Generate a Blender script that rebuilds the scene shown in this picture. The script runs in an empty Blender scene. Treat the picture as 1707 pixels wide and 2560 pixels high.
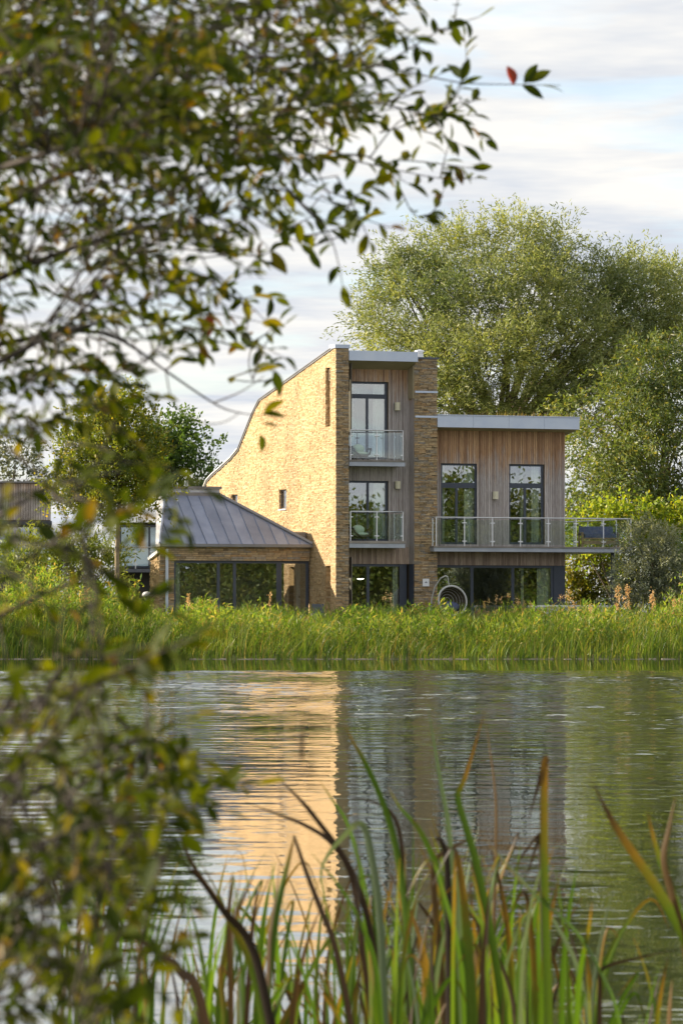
import bpy, bmesh, math, random
import numpy as np
from mathutils import Vector, Matrix, geometry

random.seed(7); rng = np.random.default_rng(7)
R = math.radians
S = bpy.context.scene
COL = S.collection

# ------------------------------------------------------------------ camera
W0, H0 = 1707.0, 2560.0            # size of the photograph, the unit of every pixel measure below
F = 11160.0                        # focal length in those pixels
HOR = 1545.0                       # row of the horizon
CAMZ = 1.37
PITCH = math.atan((HOR - H0/2)/F)
cd = bpy.data.cameras.new('camera'); cam = bpy.data.objects.new('camera', cd); COL.objects.link(cam)
cd.sensor_fit = 'HORIZONTAL'; cd.sensor_width = 24.0; cd.lens = 24.0*F/W0
cam.location = (0, 0, CAMZ); cam.rotation_euler = (R(90)+PITCH, 0, 0)
cd.clip_start = 0.1; cd.clip_end = 6000
cd.dof.use_dof = True; cd.dof.focus_distance = 158.0; cd.dof.aperture_fstop = 14.0; cd.dof.aperture_blades = 0
S.camera = cam

# ------------------------------------------------------------------ sky and sun
SUN_AZ_LEFT, SUN_EL = R(15), R(27)       # the sun stands to the left, a little behind the house
sdir = Vector((-math.cos(SUN_AZ_LEFT)*math.cos(SUN_EL), math.sin(SUN_AZ_LEFT)*math.cos(SUN_EL), math.sin(SUN_EL)))
w = bpy.data.worlds.new('World'); S.world = w; w.use_nodes = True
nt = w.node_tree; nt.nodes.clear()
def wn(t, **k):
    n = nt.nodes.new(t)
    for a, b in k.items(): setattr(n, a, b)
    return n
L = nt.links.new
sky = wn('ShaderNodeTexSky', sky_type='NISHITA', sun_disc=False)
sky.sun_elevation = SUN_EL; sky.sun_rotation = math.atan2(sdir.x, sdir.y)
sky.air_density = 1.0; sky.dust_density = 1.5; sky.ozone_density = 3.0
bg1 = wn('ShaderNodeBackground'); bg1.inputs[1].default_value = 0.12; L(sky.outputs[0], bg1.inputs[0])
tc = wn('ShaderNodeTexCoord'); sp = wn('ShaderNodeSeparateXYZ'); L(tc.outputs['Generated'], sp.inputs[0])
zc = wn('ShaderNodeMath', operation='MAXIMUM'); L(sp.outputs[2], zc.inputs[0]); zc.inputs[1].default_value = 0.0
zp = wn('ShaderNodeMath', operation='ADD'); L(zc.outputs[0], zp.inputs[0]); zp.inputs[1].default_value = 0.06
dx = wn('ShaderNodeMath', operation='DIVIDE'); L(sp.outputs[0], dx.inputs[0]); L(zp.outputs[0], dx.inputs[1])
dy = wn('ShaderNodeMath', operation='DIVIDE'); L(sp.outputs[1], dy.inputs[0]); L(zp.outputs[0], dy.inputs[1])
cv = wn('ShaderNodeCombineXYZ'); L(dx.outputs[0], cv.inputs[0]); L(dy.outputs[0], cv.inputs[1])
no = wn('ShaderNodeTexNoise'); no.inputs['Scale'].default_value = 2.2; no.inputs['Detail'].default_value = 6; no.inputs['Roughness'].default_value = 0.55
no.inputs['Distortion'].default_value = 0.5; L(cv.outputs[0], no.inputs['Vector'])
ra = wn('ShaderNodeValToRGB'); L(no.outputs['Fac'], ra.inputs[0])
ra.color_ramp.elements[0].position = 0.36; ra.color_ramp.elements[0].color = (0.58, 0.58, 0.58, 1)
ra.color_ramp.elements[1].position = 0.49; ra.color_ramp.elements[1].color = (1, 1, 1, 1)
no2 = wn('ShaderNodeTexNoise'); no2.inputs['Scale'].default_value = 1.3; no2.inputs['Detail'].default_value = 5; no2.inputs['Roughness'].default_value = 0.6
mp2 = wn('ShaderNodeMapping'); mp2.inputs['Location'].default_value = (3.1, 7.7, 0); L(cv.outputs[0], mp2.inputs[0]); L(mp2.outputs[0], no2.inputs['Vector'])
rc = wn('ShaderNodeValToRGB'); L(no2.outputs['Fac'], rc.inputs[0])
rc.color_ramp.elements[0].position = 0.40; rc.color_ramp.elements[0].color = (0.305, 0.325, 0.36, 1)
rc.color_ramp.elements[1].position = 0.58; rc.color_ramp.elements[1].color = (0.445, 0.435, 0.415, 1)
bg2 = wn('ShaderNodeBackground'); bg2.inputs[1].default_value = 1.0; L(rc.outputs[0], bg2.inputs[0])
mx = wn('ShaderNodeMixShader'); L(ra.outputs[0], mx.inputs[0]); L(bg1.outputs[0], mx.inputs[1]); L(bg2.outputs[0], mx.inputs[2])
wo = wn('ShaderNodeOutputWorld'); L(mx.outputs[0], wo.inputs[0])

sl = bpy.data.lights.new('sun', 'SUN'); sl.energy = 5.0; sl.angle = R(0.6); sl.color = (1.0, 0.87, 0.68)
so = bpy.data.objects.new('sun', sl); COL.objects.link(so); so.location = (-60, 40, 60)
so.rotation_euler = sdir.to_track_quat('Z', 'Y').to_euler()

S.view_settings.view_transform = 'Standard'; S.view_settings.look = 'None'
S.view_settings.exposure = 1.22; S.view_settings.gamma = 1.0; S.view_settings.use_curve_mapping = False
S.render.engine = 'CYCLES'
S.cycles.max_bounces = 8; S.cycles.transparent_max_bounces = 16; S.cycles.use_denoising = True
S.cycles.sample_clamp_indirect = 6.0

# ------------------------------------------------------------------ measuring helpers
cp, sn = math.cos(PITCH), math.sin(PITCH)
def ray(px, py):
    a, b = (px - W0/2)/F, (H0/2 - py)/F
    return Vector((a, cp - b*sn, sn + b*cp))
def at(px, py, Y):
    d = ray(px, py); k = Y/d.y
    return Vector((d.x*k, Y, CAMZ + d.z*k))
TH = R(21.7); CU, SU = math.cos(TH), math.sin(TH)
HY = 157.0
P0 = at(840, 1545, HY); P0.z = 0
def hp(px, py, v):                 # house facade plane at depth v -> (u, z)
    d = ray(px, py)                # P0 + u*U + v*V = k*d
    ax, ay = P0.x - SU*v, P0.y + CU*v
    # k*d.x - u*CU = ax ; k*d.y - u*SU = ay
    det = -d.x*SU + CU*d.y
    k = (-ax*SU + CU*ay)/det
    u = (d.x*ay - d.y*ax)/det
    return -u if False else (k*d.x - ax)/CU, CAMZ + k*d.z
def gp(px, py, u):                 # gable plane at u -> (v, z)
    d = ray(px, py)
    ax, ay = P0.x + CU*u, P0.y + SU*u
    # k*d.x + v*SU = ax ; k*d.y - v*CU = ay
    det = -d.x*CU - SU*d.y
    k = (-ax*CU - SU*ay)/det
    return (k*d.y - ay)/CU, CAMZ + k*d.z

# ------------------------------------------------------------------ mesh helpers
class MB:
    def __init__(s): s.v = []; s.f = []
    def add(s, vs, fs):
        n = len(s.v); s.v += [tuple(p) for p in vs]; s.f += [tuple(i+n for i in f) for f in fs]; return s
    def box(s, a0, a1, b0, b1, c0, c1):
        vs = [(a0,b0,c0),(a1,b0,c0),(a1,b1,c0),(a0,b1,c0),(a0,b0,c1),(a1,b0,c1),(a1,b1,c1),(a0,b1,c1)]
        return s.add(vs, [(0,3,2,1),(4,5,6,7),(0,1,5,4),(1,2,6,5),(2,3,7,6),(3,0,4,7)])
    def prism(s, poly, a0, a1, axis):       # poly of 2D points extruded from a0 to a1 along axis (0: u, 1: v, 2: z)
        n = len(poly)
        def pt(p, a):
            q = list(p); q.insert(axis, a); return tuple(q)
        vs = [pt(p, a0) for p in poly] + [pt(p, a1) for p in poly]
        fs = [tuple(range(n))[::-1], tuple(range(n, 2*n))] + [(i, (i+1) % n, n+(i+1) % n, n+i) for i in range(n)]
        return s.add(vs, fs)
    def tube(s, pts, r, n=6, closed=False):
        pts = [Vector(p) for p in pts]; m = len(pts)
        rr = r if isinstance(r, (list, tuple)) else [r]*m
        vs = []; prev = None
        for i, p in enumerate(pts):
            if closed: t = pts[(i+1) % m] - pts[i-1]
            else: t = pts[min(i+1, m-1)] - pts[max(i-1, 0)]
            t = t.normalized() if t.length > 1e-9 else Vector((0,0,1))
            if prev is None:
                a = t.cross(Vector((0,0,1)))
                if a.length < .1: a = t.cross(Vector((1,0,0)))
            else: a = prev - t*prev.dot(t)
            a.normalize(); prev = a; b = t.cross(a)
            for k in range(n):
                an = 2*math.pi*k/n
                vs.append(p + (a*math.cos(an) + b*math.sin(an))*rr[i])
        fs = []
        for i in range(m if closed else m-1):
            j = (i+1) % m
            for k in range(n):
                fs.append((i*n+k, i*n+(k+1) % n, j*n+(k+1) % n, j*n+k))
        if not closed:
            fs.append(tuple(range(n))[::-1]); fs.append(tuple(range((m-1)*n, m*n)))
        return s.add(vs, fs)
    def ball(s, c, r, n=10, m=7):
        rx, ry, rz = r if isinstance(r, (tuple, list)) else (r, r, r)
        vs = [(c[0], c[1], c[2]-rz)]
        for j in range(1, m):
            ph = -math.pi/2 + math.pi*j/m
            for k in range(n):
                an = 2*math.pi*k/n
                vs.append((c[0]+rx*math.cos(ph)*math.cos(an), c[1]+ry*math.cos(ph)*math.sin(an), c[2]+rz*math.sin(ph)))
        vs.append((c[0], c[1], c[2]+rz)); t = len(vs)-1
        fs = [(0, 1+(k+1) % n, 1+k) for k in range(n)]
        for j in range(m-2):
            for k in range(n):
                fs.append((1+j*n+k, 1+j*n+(k+1) % n, 1+(j+1)*n+(k+1) % n, 1+(j+1)*n+k))
        fs += [(t, 1+(m-2)*n+k, 1+(m-2)*n+(k+1) % n) for k in range(n)]
        return s.add(vs, fs)
    def build(s, name, mat, parent=None, smooth=False, off=None, bevel=0):
        me = bpy.data.meshes.new(name)
        vs = s.v if off is None else [(p[0]-off[0], p[1]-off[1], p[2]-off[2]) for p in s.v]
        me.from_pydata(vs, [], s.f); me.update()
        if smooth:
            for p in me.polygons: p.use_smooth = True
        if mat: me.materials.append(mat)
        return link(name, me, parent)
def link(name, me, parent=None):
    o = bpy.data.objects.new(name, me); COL.objects.link(o)
    if parent is not None: o.parent = parent
    return o
def tag(o, label=None, cat=None, group=None, kind=None):
    if label: o['label'] = label
    if cat: o['category'] = cat
    if group: o['group'] = group
    if kind: o['kind'] = kind
    return o
def thing(name, label, cat, loc=(0,0,0), rz=0, group=None):
    o = bpy.data.objects.new(name, None); COL.objects.link(o)
    o.location = loc; o.rotation_euler = (0, 0, rz)
    return tag(o, label, cat, group)
def np_mesh(name, V, Fq, mat, parent=None, uv=None, smooth=False):    # V (n,3), Fq (m,4) or (m,3)
    me = bpy.data.meshes.new(name)
    k = Fq.shape[1]
    me.vertices.add(len(V)); me.vertices.foreach_set('co', V.astype(np.float32).ravel())
    me.loops.add(Fq.size); me.loops.foreach_set('vertex_index', Fq.astype(np.int32).ravel())
    me.polygons.add(len(Fq)); me.polygons.foreach_set('loop_start', np.arange(0, Fq.size, k, dtype=np.int32))
    me.update(calc_edges=True)
    if uv is not None:
        l = me.uv_layers.new(name='UVMap'); l.data.foreach_set('uv', uv[Fq.ravel()].astype(np.float32).ravel())
    if smooth: me.polygons.foreach_set('use_smooth', np.ones(len(Fq), dtype=bool))
    me.validate()
    if mat: me.materials.append(mat)
    return link(name, me, parent)

# ------------------------------------------------------------------ materials
def newmat(name):
    m = bpy.data.materials.new(name); m.use_nodes = True; t = m.node_tree; t.nodes.clear()
    out = t.nodes.new('ShaderNodeOutputMaterial')
    return m, t, out
def N(t, ty, ins=None, **k):
    n = t.nodes.new(ty)
    for a, b in k.items(): setattr(n, a, b)
    if ins:
        for a, b in ins.items():
            if hasattr(b, 'is_output') or isinstance(b, bpy.types.NodeSocket): t.links.new(b, n.inputs[a])
            else: n.inputs[a].default_value = b
    return n
def c4(c): return (c[0], c[1], c[2], 1)
def ramp(t, fac, stops):
    n = t.nodes.new('ShaderNodeValToRGB'); t.links.new(fac, n.inputs[0]); e = n.color_ramp.elements
    while len(e) < len(stops): e.new(0.5)
    for i, (p, c) in enumerate(stops): e[i].position = p; e[i].color = c4(c)
    return n.outputs[0]
def rnd(t):
    g = N(t, 'ShaderNodeNewGeometry'); o = N(t, 'ShaderNodeObjectInfo')
    a = N(t, 'ShaderNodeMath', {0: g.outputs['Random Per Island'], 1: o.outputs['Random']}, operation='ADD')
    return N(t, 'ShaderNodeMath', {0: a.outputs[0]}, operation='FRACT').outputs[0]
def noise(t, scale, detail=4, rough=.55, vec=None, stretch=None):
    if vec is None: vec = N(t, 'ShaderNodeTexCoord').outputs['Object']
    if stretch: vec = N(t, 'ShaderNodeMapping', {0: vec, 'Scale': stretch}).outputs[0]
    return N(t, 'ShaderNodeTexNoise', {'Vector': vec, 'Scale': scale, 'Detail': detail, 'Roughness': rough}).outputs['Fac']
def mixc(t, f, a, b, mode='MIX'):
    n = t.nodes.new('ShaderNodeMix'); n.data_type = 'RGBA'; n.blend_type = mode
    for s, x in ((n.inputs[0], f), (n.inputs[6], a), (n.inputs[7], b)):
        if isinstance(x, bpy.types.NodeSocket): t.links.new(x, s)
        elif isinstance(x, (int, float)): s.default_value = x
        else: s.default_value = c4(x)
    return n.outputs[2]
def plain(name, c1, c2, scale=3, rough=.6, metal=0, bump=0, bscale=40, stretch=None, spec=.5, island=0):
    m, t, out = newmat(name)
    f = noise(t, scale, 5, .6, stretch=stretch)
    col = ramp(t, f, [(.3, c1), (.7, c2)])
    if island:
        v = N(t, 'ShaderNodeMapRange', {0: rnd(t), 3: 1-island, 4: 1+island}).outputs[0]
        col = mixc(t, 1.0, col, N(t, 'ShaderNodeCombineColor', {0: v, 1: v, 2: v}).outputs[0], 'MULTIPLY')
    b = N(t, 'ShaderNodeBsdfPrincipled', {'Base Color': col, 'Roughness': rough, 'Metallic': metal, 'Specular IOR Level': spec})
    if bump:
        bn = N(t, 'ShaderNodeBump', {'Height': noise(t, bscale, 4, stretch=stretch), 'Strength': bump, 'Distance': .02})
        t.links.new(bn.outputs[0], b.inputs['Normal'])
    t.links.new(b.outputs[0], out.inputs[0]); return m
def stone_mat(name, stops, rough=.85):
    m, t, out = newmat(name)
    col = ramp(t, rnd(t), stops)
    f = noise(t, 9, 5, .65)
    col = mixc(t, 1.0, col, ramp(t, f, [(.25, (.6, .6, .6)), (.75, (1.25, 1.2, 1.15))]), 'MULTIPLY')
    col = mixc(t, 1.0, col, ramp(t, noise(t, .55, 3), [(.35, (.82, .82, .82)), (.65, (1.1, 1.08, 1.05))]), 'MULTIPLY')
    b = N(t, 'ShaderNodeBsdfPrincipled', {'Base Color': col, 'Roughness': rough, 'Specular IOR Level': .25})
    bn = N(t, 'ShaderNodeBump', {'Height': noise(t, 26, 5, .7), 'Strength': .8, 'Distance': .03})
    t.links.new(bn.outputs[0], b.inputs['Normal'])
    t.links.new(b.outputs[0], out.inputs[0]); return m
def leaf_mat(name, stops, trans=.4, *a_, **k_):
    return leaf_mat_(name, stops, trans, *a_, **k_)
def leaf_mat_(name, stops, trans=.4, rough=.5, spec=.35, tcol=None, uvtip=None, clump=None, tone=False):
    m, t, out = newmat(name)
    col = ramp(t, rnd(t), stops)
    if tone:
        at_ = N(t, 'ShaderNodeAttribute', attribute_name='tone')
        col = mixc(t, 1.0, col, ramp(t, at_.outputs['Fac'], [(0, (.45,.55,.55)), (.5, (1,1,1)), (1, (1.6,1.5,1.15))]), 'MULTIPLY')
    if clump:
        g = N(t, 'ShaderNodeNewGeometry').outputs['Position']
        col = mixc(t, ramp(t, noise(t, clump[0], 3, vec=g), [(.42, (0,0,0)), (.62, (1,1,1))]), col, mixc(t, 1.0, col, clump[1], 'MULTIPLY'))
    if uvtip:
        uv = N(t, 'ShaderNodeSeparateXYZ', {0: N(t, 'ShaderNodeTexCoord').outputs['UV']})
        k = N(t, 'ShaderNodeMath', {0: uv.outputs[1], 1: N(t, 'ShaderNodeMath', {0: rnd(t), 1: .55}, operation='MULTIPLY').outputs[0]}, operation='ADD')
        k2 = N(t, 'ShaderNodeMath', {0: k.outputs[0], 1: N(t, 'ShaderNodeMath', {0: noise(t, 14, 4), 1: .35}, operation='MULTIPLY').outputs[0]}, operation='ADD')
        f1 = N(t, 'ShaderNodeMapRange', {0: k2.outputs[0], 1: uvtip[0], 2: uvtip[0]+.22}).outputs[0]
        f2 = N(t, 'ShaderNodeMapRange', {0: k2.outputs[0], 1: uvtip[0]+.22, 2: uvtip[0]+.42}).outputs[0]
        col = mixc(t, f1, col, uvtip[1]); col = mixc(t, f2, col, uvtip[2])
    b = N(t, 'ShaderNodeBsdfPrincipled', {'Base Color': col, 'Roughness': rough, 'Specular IOR Level': spec})
    tr = N(t, 'ShaderNodeBsdfTranslucent', {'Color': mixc(t, 1.0, col, tcol or (1.5, 1.35, .6), 'MULTIPLY')})
    mx_ = N(t, 'ShaderNodeMixShader', {0: trans, 1: b.outputs[0], 2: tr.outputs[0]})
    t.links.new(mx_.outputs[0], out.inputs[0]); return m
def glass_mat(name, refl, tint):
    m, t, out = newmat(name)
    lw_ = N(t, 'ShaderNodeLayerWeight', {0: .5})
    p5 = N(t, 'ShaderNodeMath', {0: lw_.outputs['Facing'], 1: 5.0}, operation='POWER')
    f = N(t, 'ShaderNodeMath', {0: p5.outputs[0], 1: refl+.03}, operation='ADD'); f.use_clamp = True
    bn = N(t, 'ShaderNodeBump', {'Height': noise(t, .8, 2), 'Strength': .012, 'Distance': .05})
    gl = N(t, 'ShaderNodeBsdfGlossy', {'Color': (.92, .95, 1, 1), 'Roughness': .0, 'Normal': bn.outputs[0]})
    tp = N(t, 'ShaderNodeBsdfTransparent', {'Color': c4(tint)})
    x = N(t, 'ShaderNodeMixShader', {0: f.outputs[0], 1: tp.outputs[0], 2: gl.outputs[0]})
    t.links.new(x.outputs[0], out.inputs[0]); return m
def timber_mat(name, brown_above, brown_to):
    m, t, out = newmat(name)
    g = N(t, 'ShaderNodeNewGeometry').outputs['Position']
    z = N(t, 'ShaderNodeSeparateXYZ', {0: g}).outputs[2]
    streak = noise(t, 3.0, 5, .65, vec=g, stretch=(3.5, 3.5, .35))
    zz = N(t, 'ShaderNodeMath', {0: z, 1: N(t, 'ShaderNodeMath', {0: streak, 1: 2.6}, operation='MULTIPLY').outputs[0]}, operation='ADD').outputs[0]
    f = N(t, 'ShaderNodeMapRange', {0: zz, 1: brown_above+1.3, 2: brown_to+1.3}).outputs[0]
    r = rnd(t)
    grey = ramp(t, r, [(0, (.33, .29, .275)), (.35, (.46, .415, .40)), (.7, (.55, .50, .48)), (1, (.38, .335, .315))])
    brown = ramp(t, r, [(0, (.28, .155, .085)), (.3, (.48, .285, .16)), (.6, (.58, .36, .20)), (1, (.36, .205, .115))])
    col = mixc(t, f, grey, brown)
    grain = noise(t, 12, 5, .7, vec=g, stretch=(6, 6, .25))
    col = mixc(t, 1.0, col, ramp(t, grain, [(.3, (.45, .42, .41)), (.55, (1.05, 1.05, 1.05))]), 'MULTIPLY')
    b = N(t, 'ShaderNodeBsdfPrincipled', {'Base Color': col, 'Roughness': .75, 'Specular IOR Level': .25})
    bn = N(t, 'ShaderNodeBump', {'Height': grain, 'Strength': .4, 'Distance': .01}); t.links.new(bn.outputs[0], b.inputs['Normal'])
    t.links.new(b.outputs[0], out.inputs[0]); return m

M = {}
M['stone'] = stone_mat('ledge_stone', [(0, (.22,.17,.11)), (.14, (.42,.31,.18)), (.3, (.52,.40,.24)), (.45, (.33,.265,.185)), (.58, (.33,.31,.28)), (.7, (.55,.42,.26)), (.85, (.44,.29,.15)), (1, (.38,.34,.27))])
M['litstone'] = stone_mat('sunlit_stone', [(0, (.44,.315,.17)), (.2, (.60,.44,.25)), (.45, (.68,.51,.31)), (.7, (.60,.45,.26)), (.88, (.52,.34,.17)), (1, (.66,.52,.34))])  # ledge stone again, sunlight painted in as paler colour on lit walls
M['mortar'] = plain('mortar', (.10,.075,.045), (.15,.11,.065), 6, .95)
M['litmortar'] = plain('sunlit_mortar', (.34,.23,.11), (.42,.29,.14), 6, .95)  # same mortar, lightened in colour for the walls in sun
M['zinc'] = plain('zinc_fascia', (.52,.59,.74), (.62,.68,.80), 1.2, .5, .15)
M['zincroof'] = plain('zinc_roof', (.18,.215,.31), (.28,.32,.43), 1.1, .45, .25, .12, 6, island=.12)
M['zincdark'] = plain('zinc_trim', (.20,.20,.21), (.27,.27,.28), 2, .5, .4)
M['soffit'] = plain('soffit_board', (.36,.31,.20), (.42,.36,.24), 1.5, .7)
M['frame'] = plain('window_frame', (.045,.055,.08), (.06,.072,.10), 2, .45)
M['glass'] = glass_mat('window_glass', .24, (.86,.89,.87))
M['railglass'] = glass_mat('balcony_glass', .05, (.93,.97,.965))
M['steel'] = plain('brushed_steel', (.62,.63,.65), (.72,.73,.75), 5, .28, .85)
M['painted'] = plain('painted_steel', (.33,.36,.42), (.44,.47,.53), 2.2, .5, .3, .1, 20)
M['darksteel'] = plain('dark_steel', (.09,.10,.13), (.13,.14,.17), 3, .5, .5)
M['timber'] = timber_mat('larch_boards', 6.3, 7.4)
M['timberb'] = timber_mat('sheltered_larch', -85, 115)
M['timberl'] = timber_mat('larch_boards_bay', 8.9, 10.2)
M['deck'] = plain('deck_board', (.20,.18,.16), (.30,.27,.24), 3, .8, island=.2)
M['cream'] = plain('cream_lamp', (.62,.58,.42), (.72,.67,.5), 5, .6)
M['room'] = plain('room_plaster', (.22,.20,.17), (.30,.27,.23), 1, .9)
M['curtain'] = plain('curtain_cloth', (.70,.74,.66), (.80,.83,.76), 3, .9)
M['white'] = plain('white_paint', (.70,.71,.74), (.80,.80,.82), 4, .5)
M['bark'] = plain('bark', (.07,.05,.032), (.14,.105,.07), 8, .9, 0, .8, 30, (1,1,.3))
M['palebark'] = plain('pale_bark', (.20,.155,.10), (.33,.26,.17), 8, .9, 0, .6, 30)
M['twig'] = plain('twig_bark', (.022,.016,.011), (.05,.034,.022), 20, .8)
M['navy'] = plain('navy_cushion', (.07,.085,.17), (.10,.12,.22), 6, .9, 0, .3, 60)
M['teak'] = plain('weathered_teak', (.22,.15,.09), (.34,.23,.13), 6, .7, stretch=(1,1,8))
M['mint'] = plain('pale_green_cushion', (.50,.60,.46), (.58,.67,.52), 5, .9)
M['wicker'] = plain('dark_wicker', (.05,.04,.025), (.09,.075,.045), 40, .7)
M['ringgrey'] = plain('grey_wicker_ring', (.42,.42,.43), (.58,.58,.58), 60, .6)
M['rust'] = plain('rusty_iron', (.10,.05,.03), (.17,.08,.045), 9, .8)
M['pave'] = plain('paving', (.30,.29,.27), (.38,.37,.34), 3, .85)
M['frost'] = plain('frosted_glass', (.50,.62,.70), (.60,.71,.78), 2, .25)
M['black'] = plain('gap_shade', (.012,.012,.014), (.02,.02,.022), 3, .6)  # near-black colour painted in for the shade of a gap

# ------------------------------------------------------------------ ground and water
def terrain(y):
    pts = [(-400,.9),(-20,.6),(2,.35),(4.5,.12),(7,-.5),(30,-1.2),(146,-.8),(147.9,-.05),(148.5,.06),(150,.2),(153,.6),(156,1.0),(200,1.05),(500,1.2),(5000,1.5)]
    return float(np.interp(y, [p[0] for p in pts], [p[1] for p in pts]))
gm, t, out = newmat('ground_earth')
g_ = N(t, 'ShaderNodeNewGeometry').outputs['Position']
b_ = N(t, 'ShaderNodeBsdfPrincipled', {'Base Color': ramp(t, noise(t, .8, 6, .65, vec=g_), [(.3, (.05,.06,.02)), (.55, (.08,.085,.03)), (.75, (.13,.105,.06))]), 'Roughness': .95})
t.links.new(b_.outputs[0], out.inputs[0])
ys = [-400,-100,-20,-5,0,2,3,4,4.5,5,6,7,12,30,80,146,147,147.9,148.2,148.5,149,150,151,153,154,156,160,180,200,300,500,1000,2500,5000]
xs = [-2500,-600,-150,-60,-30,-15,-8,-4,0,4,8,15,30,60,150,600,2500]
V = np.array([(x, y, terrain(y) + (rng.uniform(-.03,.03) if 2 < y < 200 and y not in (147.9,) else 0)) for y in ys for x in xs])
nx = len(xs); Fq = np.array([(j*nx+i, j*nx+i+1, (j+1)*nx+i+1, (j+1)*nx+i) for j in range(len(ys)-1) for i in range(nx-1)])
tag(np_mesh('ground', V, Fq, gm), 'earth banks of the pond and the ground under the house', kind='structure')

wm, t, out = newmat('pond_water')
g_ = N(t, 'ShaderNodeNewGeometry').outputs['Position']
sy = N(t, 'ShaderNodeSeparateXYZ', {0: g_}).outputs[1]
wob = noise(t, .09, 3, vec=g_)
yy = N(t, 'ShaderNodeMath', {0: sy, 1: N(t, 'ShaderNodeMath', {0: wob, 1: 3.0}, operation='MULTIPLY').outputs[0]}, operation='ADD').outputs[0]
calm = N(t, 'ShaderNodeMapRange', {0: yy, 1: 115.5, 2: 117.0, 3: 1.0, 4: .05}).outputs[0]
patch = N(t, 'ShaderNodeMapRange', {0: noise(t, .05, 3, vec=g_, stretch=(.6, 1, 1)), 1: .35, 2: .65, 3: .55, 4: 1.25}).outputs[0]
near = N(t, 'ShaderNodeMapRange', {0: sy, 1: 28, 2: 100, 3: .14, 4: 1.25}).outputs[0]
gust = N(t, 'ShaderNodeMapRange', {0: noise(t, 1.0, 4, .6, vec=g_, stretch=(.9, .35, 1)), 1: .38, 2: .62, 3: .25, 4: 1.6}).outputs[0]
patch = N(t, 'ShaderNodeMath', {0: patch, 1: gust}, operation='MULTIPLY').outputs[0]
amp = N(t, 'ShaderNodeMath', {0: N(t, 'ShaderNodeMath', {0: calm, 1: patch}, operation='MULTIPLY').outputs[0], 1: near}, operation='MULTIPLY').outputs[0]
h1 = noise(t, 1.6, 3, .55, vec=g_, stretch=(.7, 1, 1)); h2 = noise(t, 4.2, 2, .5, vec=g_, stretch=(.7, 1, 1))
hh = N(t, 'ShaderNodeMath', {0: N(t, 'ShaderNodeMath', {0: h1, 1: .006}, operation='MULTIPLY').outputs[0], 1: N(t, 'ShaderNodeMath', {0: h2, 1: .008}, operation='MULTIPLY').outputs[0]}, operation='ADD').outputs[0]
spk = N(t, 'ShaderNodeMapRange', {0: noise(t, 4.5, 2, .5, vec=g_, stretch=(.6, 1, 1)), 1: .64, 2: .8, 3: 0, 4: .03}).outputs[0]
hh = N(t, 'ShaderNodeMath', {0: hh, 1: spk}, operation='ADD').outputs[0]
hh = N(t, 'ShaderNodeMath', {0: hh, 1: amp}, operation='MULTIPLY').outputs[0]
bn = N(t, 'ShaderNodeBump', {'Height': hh, 'Strength': 1.0, 'Distance': 1.0})
b_ = N(t, 'ShaderNodeBsdfPrincipled', {'Base Color': (.022,.030,.010,1), 'Roughness': .02, 'IOR': 1.33, 'Normal': bn.outputs[0]})
t.links.new(b_.outputs[0], out.inputs[0])
gx = np.linspace(-14, 14, 281); gy = np.concatenate([np.arange(16, 60, .09), np.arange(60, 117.99, .13), [118.0]])
GX, GY = np.meshgrid(gx, gy); hf = np.zeros_like(GX); sx_ = np.zeros_like(GX); sy_ = np.zeros_like(GX)
for i in range(56):
    lam = .32*4.2**rng.random(); k_ = 2*math.pi/lam; an = math.pi/2 + rng.normal(0, .55); a_ = rng.uniform(.6, 1.2)/k_; p_ = rng.uniform(0, 6.28)
    arg = k_*(GX*math.cos(an)+GY*math.sin(an))+p_
    hf += a_*np.sin(arg); sx_ += a_*k_*math.cos(an)*np.cos(arg); sy_ += a_*k_*math.sin(an)*np.cos(arg)
hf /= np.sqrt(np.mean(sx_**2+sy_**2))
gu_ = .5+.5*np.tanh(1.3*(np.sin(GX*.55+GY*.11+1.3*np.sin(GY*.07))+np.sin(GY*.31+GX*.2+np.sin(GX*.4))+.6*np.sin(GX*1.3-GY*.5)))
am = np.interp(GY, [16, 30, 45, 70, 100, 115.2, 116.6, 118], [.006, .007, .013, .034, .046, .050, .004, 0])*(.45+.8*gu_)
ed = np.clip((14-np.abs(GX))/1.5, 0, 1)*np.clip((GY-16)/1.5, 0, 1)
hf *= am*ed
Vw = np.stack([GX, GY, hf], 2).reshape(-1,3); nxw = len(gx); idx = np.arange(len(gy)*nxw).reshape(len(gy), nxw)
Fw = np.stack([idx[:-1,:-1], idx[:-1,1:], idx[1:,1:], idx[1:,:-1]], 2).reshape(-1,4)
V = np.array([(-700,3.0,0),(700,3.0,0),(700,16,0),(-700,16,0),(-700,118,0),(700,118,0),(700,148.4,0),(-700,148.4,0),(-14,16,0),(14,16,0),(-14,118,0),(14,118,0)], float)
n0 = len(Vw); Fo = np.array([(0,1,2,3),(4,5,6,7),(3,8,10,4),(9,2,5,11)])+n0
tag(np_mesh('water', np.concatenate([Vw, V]), np.concatenate([Fw, Fo]), wm, smooth=True), 'rippled pond water mirroring the house', kind='structure')

mb = MB()
for i in range(160):
    if random.random() < .22: continue
    x = -16 + i*.2; y0 = 147.75 + .18*math.sin(i*.37) + random.uniform(-.28,.22)
    mb.box(x-.03, x+.2, y0, 148.6, -.05, .008+random.uniform(0,.02))
tag(mb.build('shoreline', plain('pale_mud', (.30,.26,.20), (.42,.37,.29), 5, .9)), 'pale strip of mud where the reeds meet the water', kind='structure')

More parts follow.
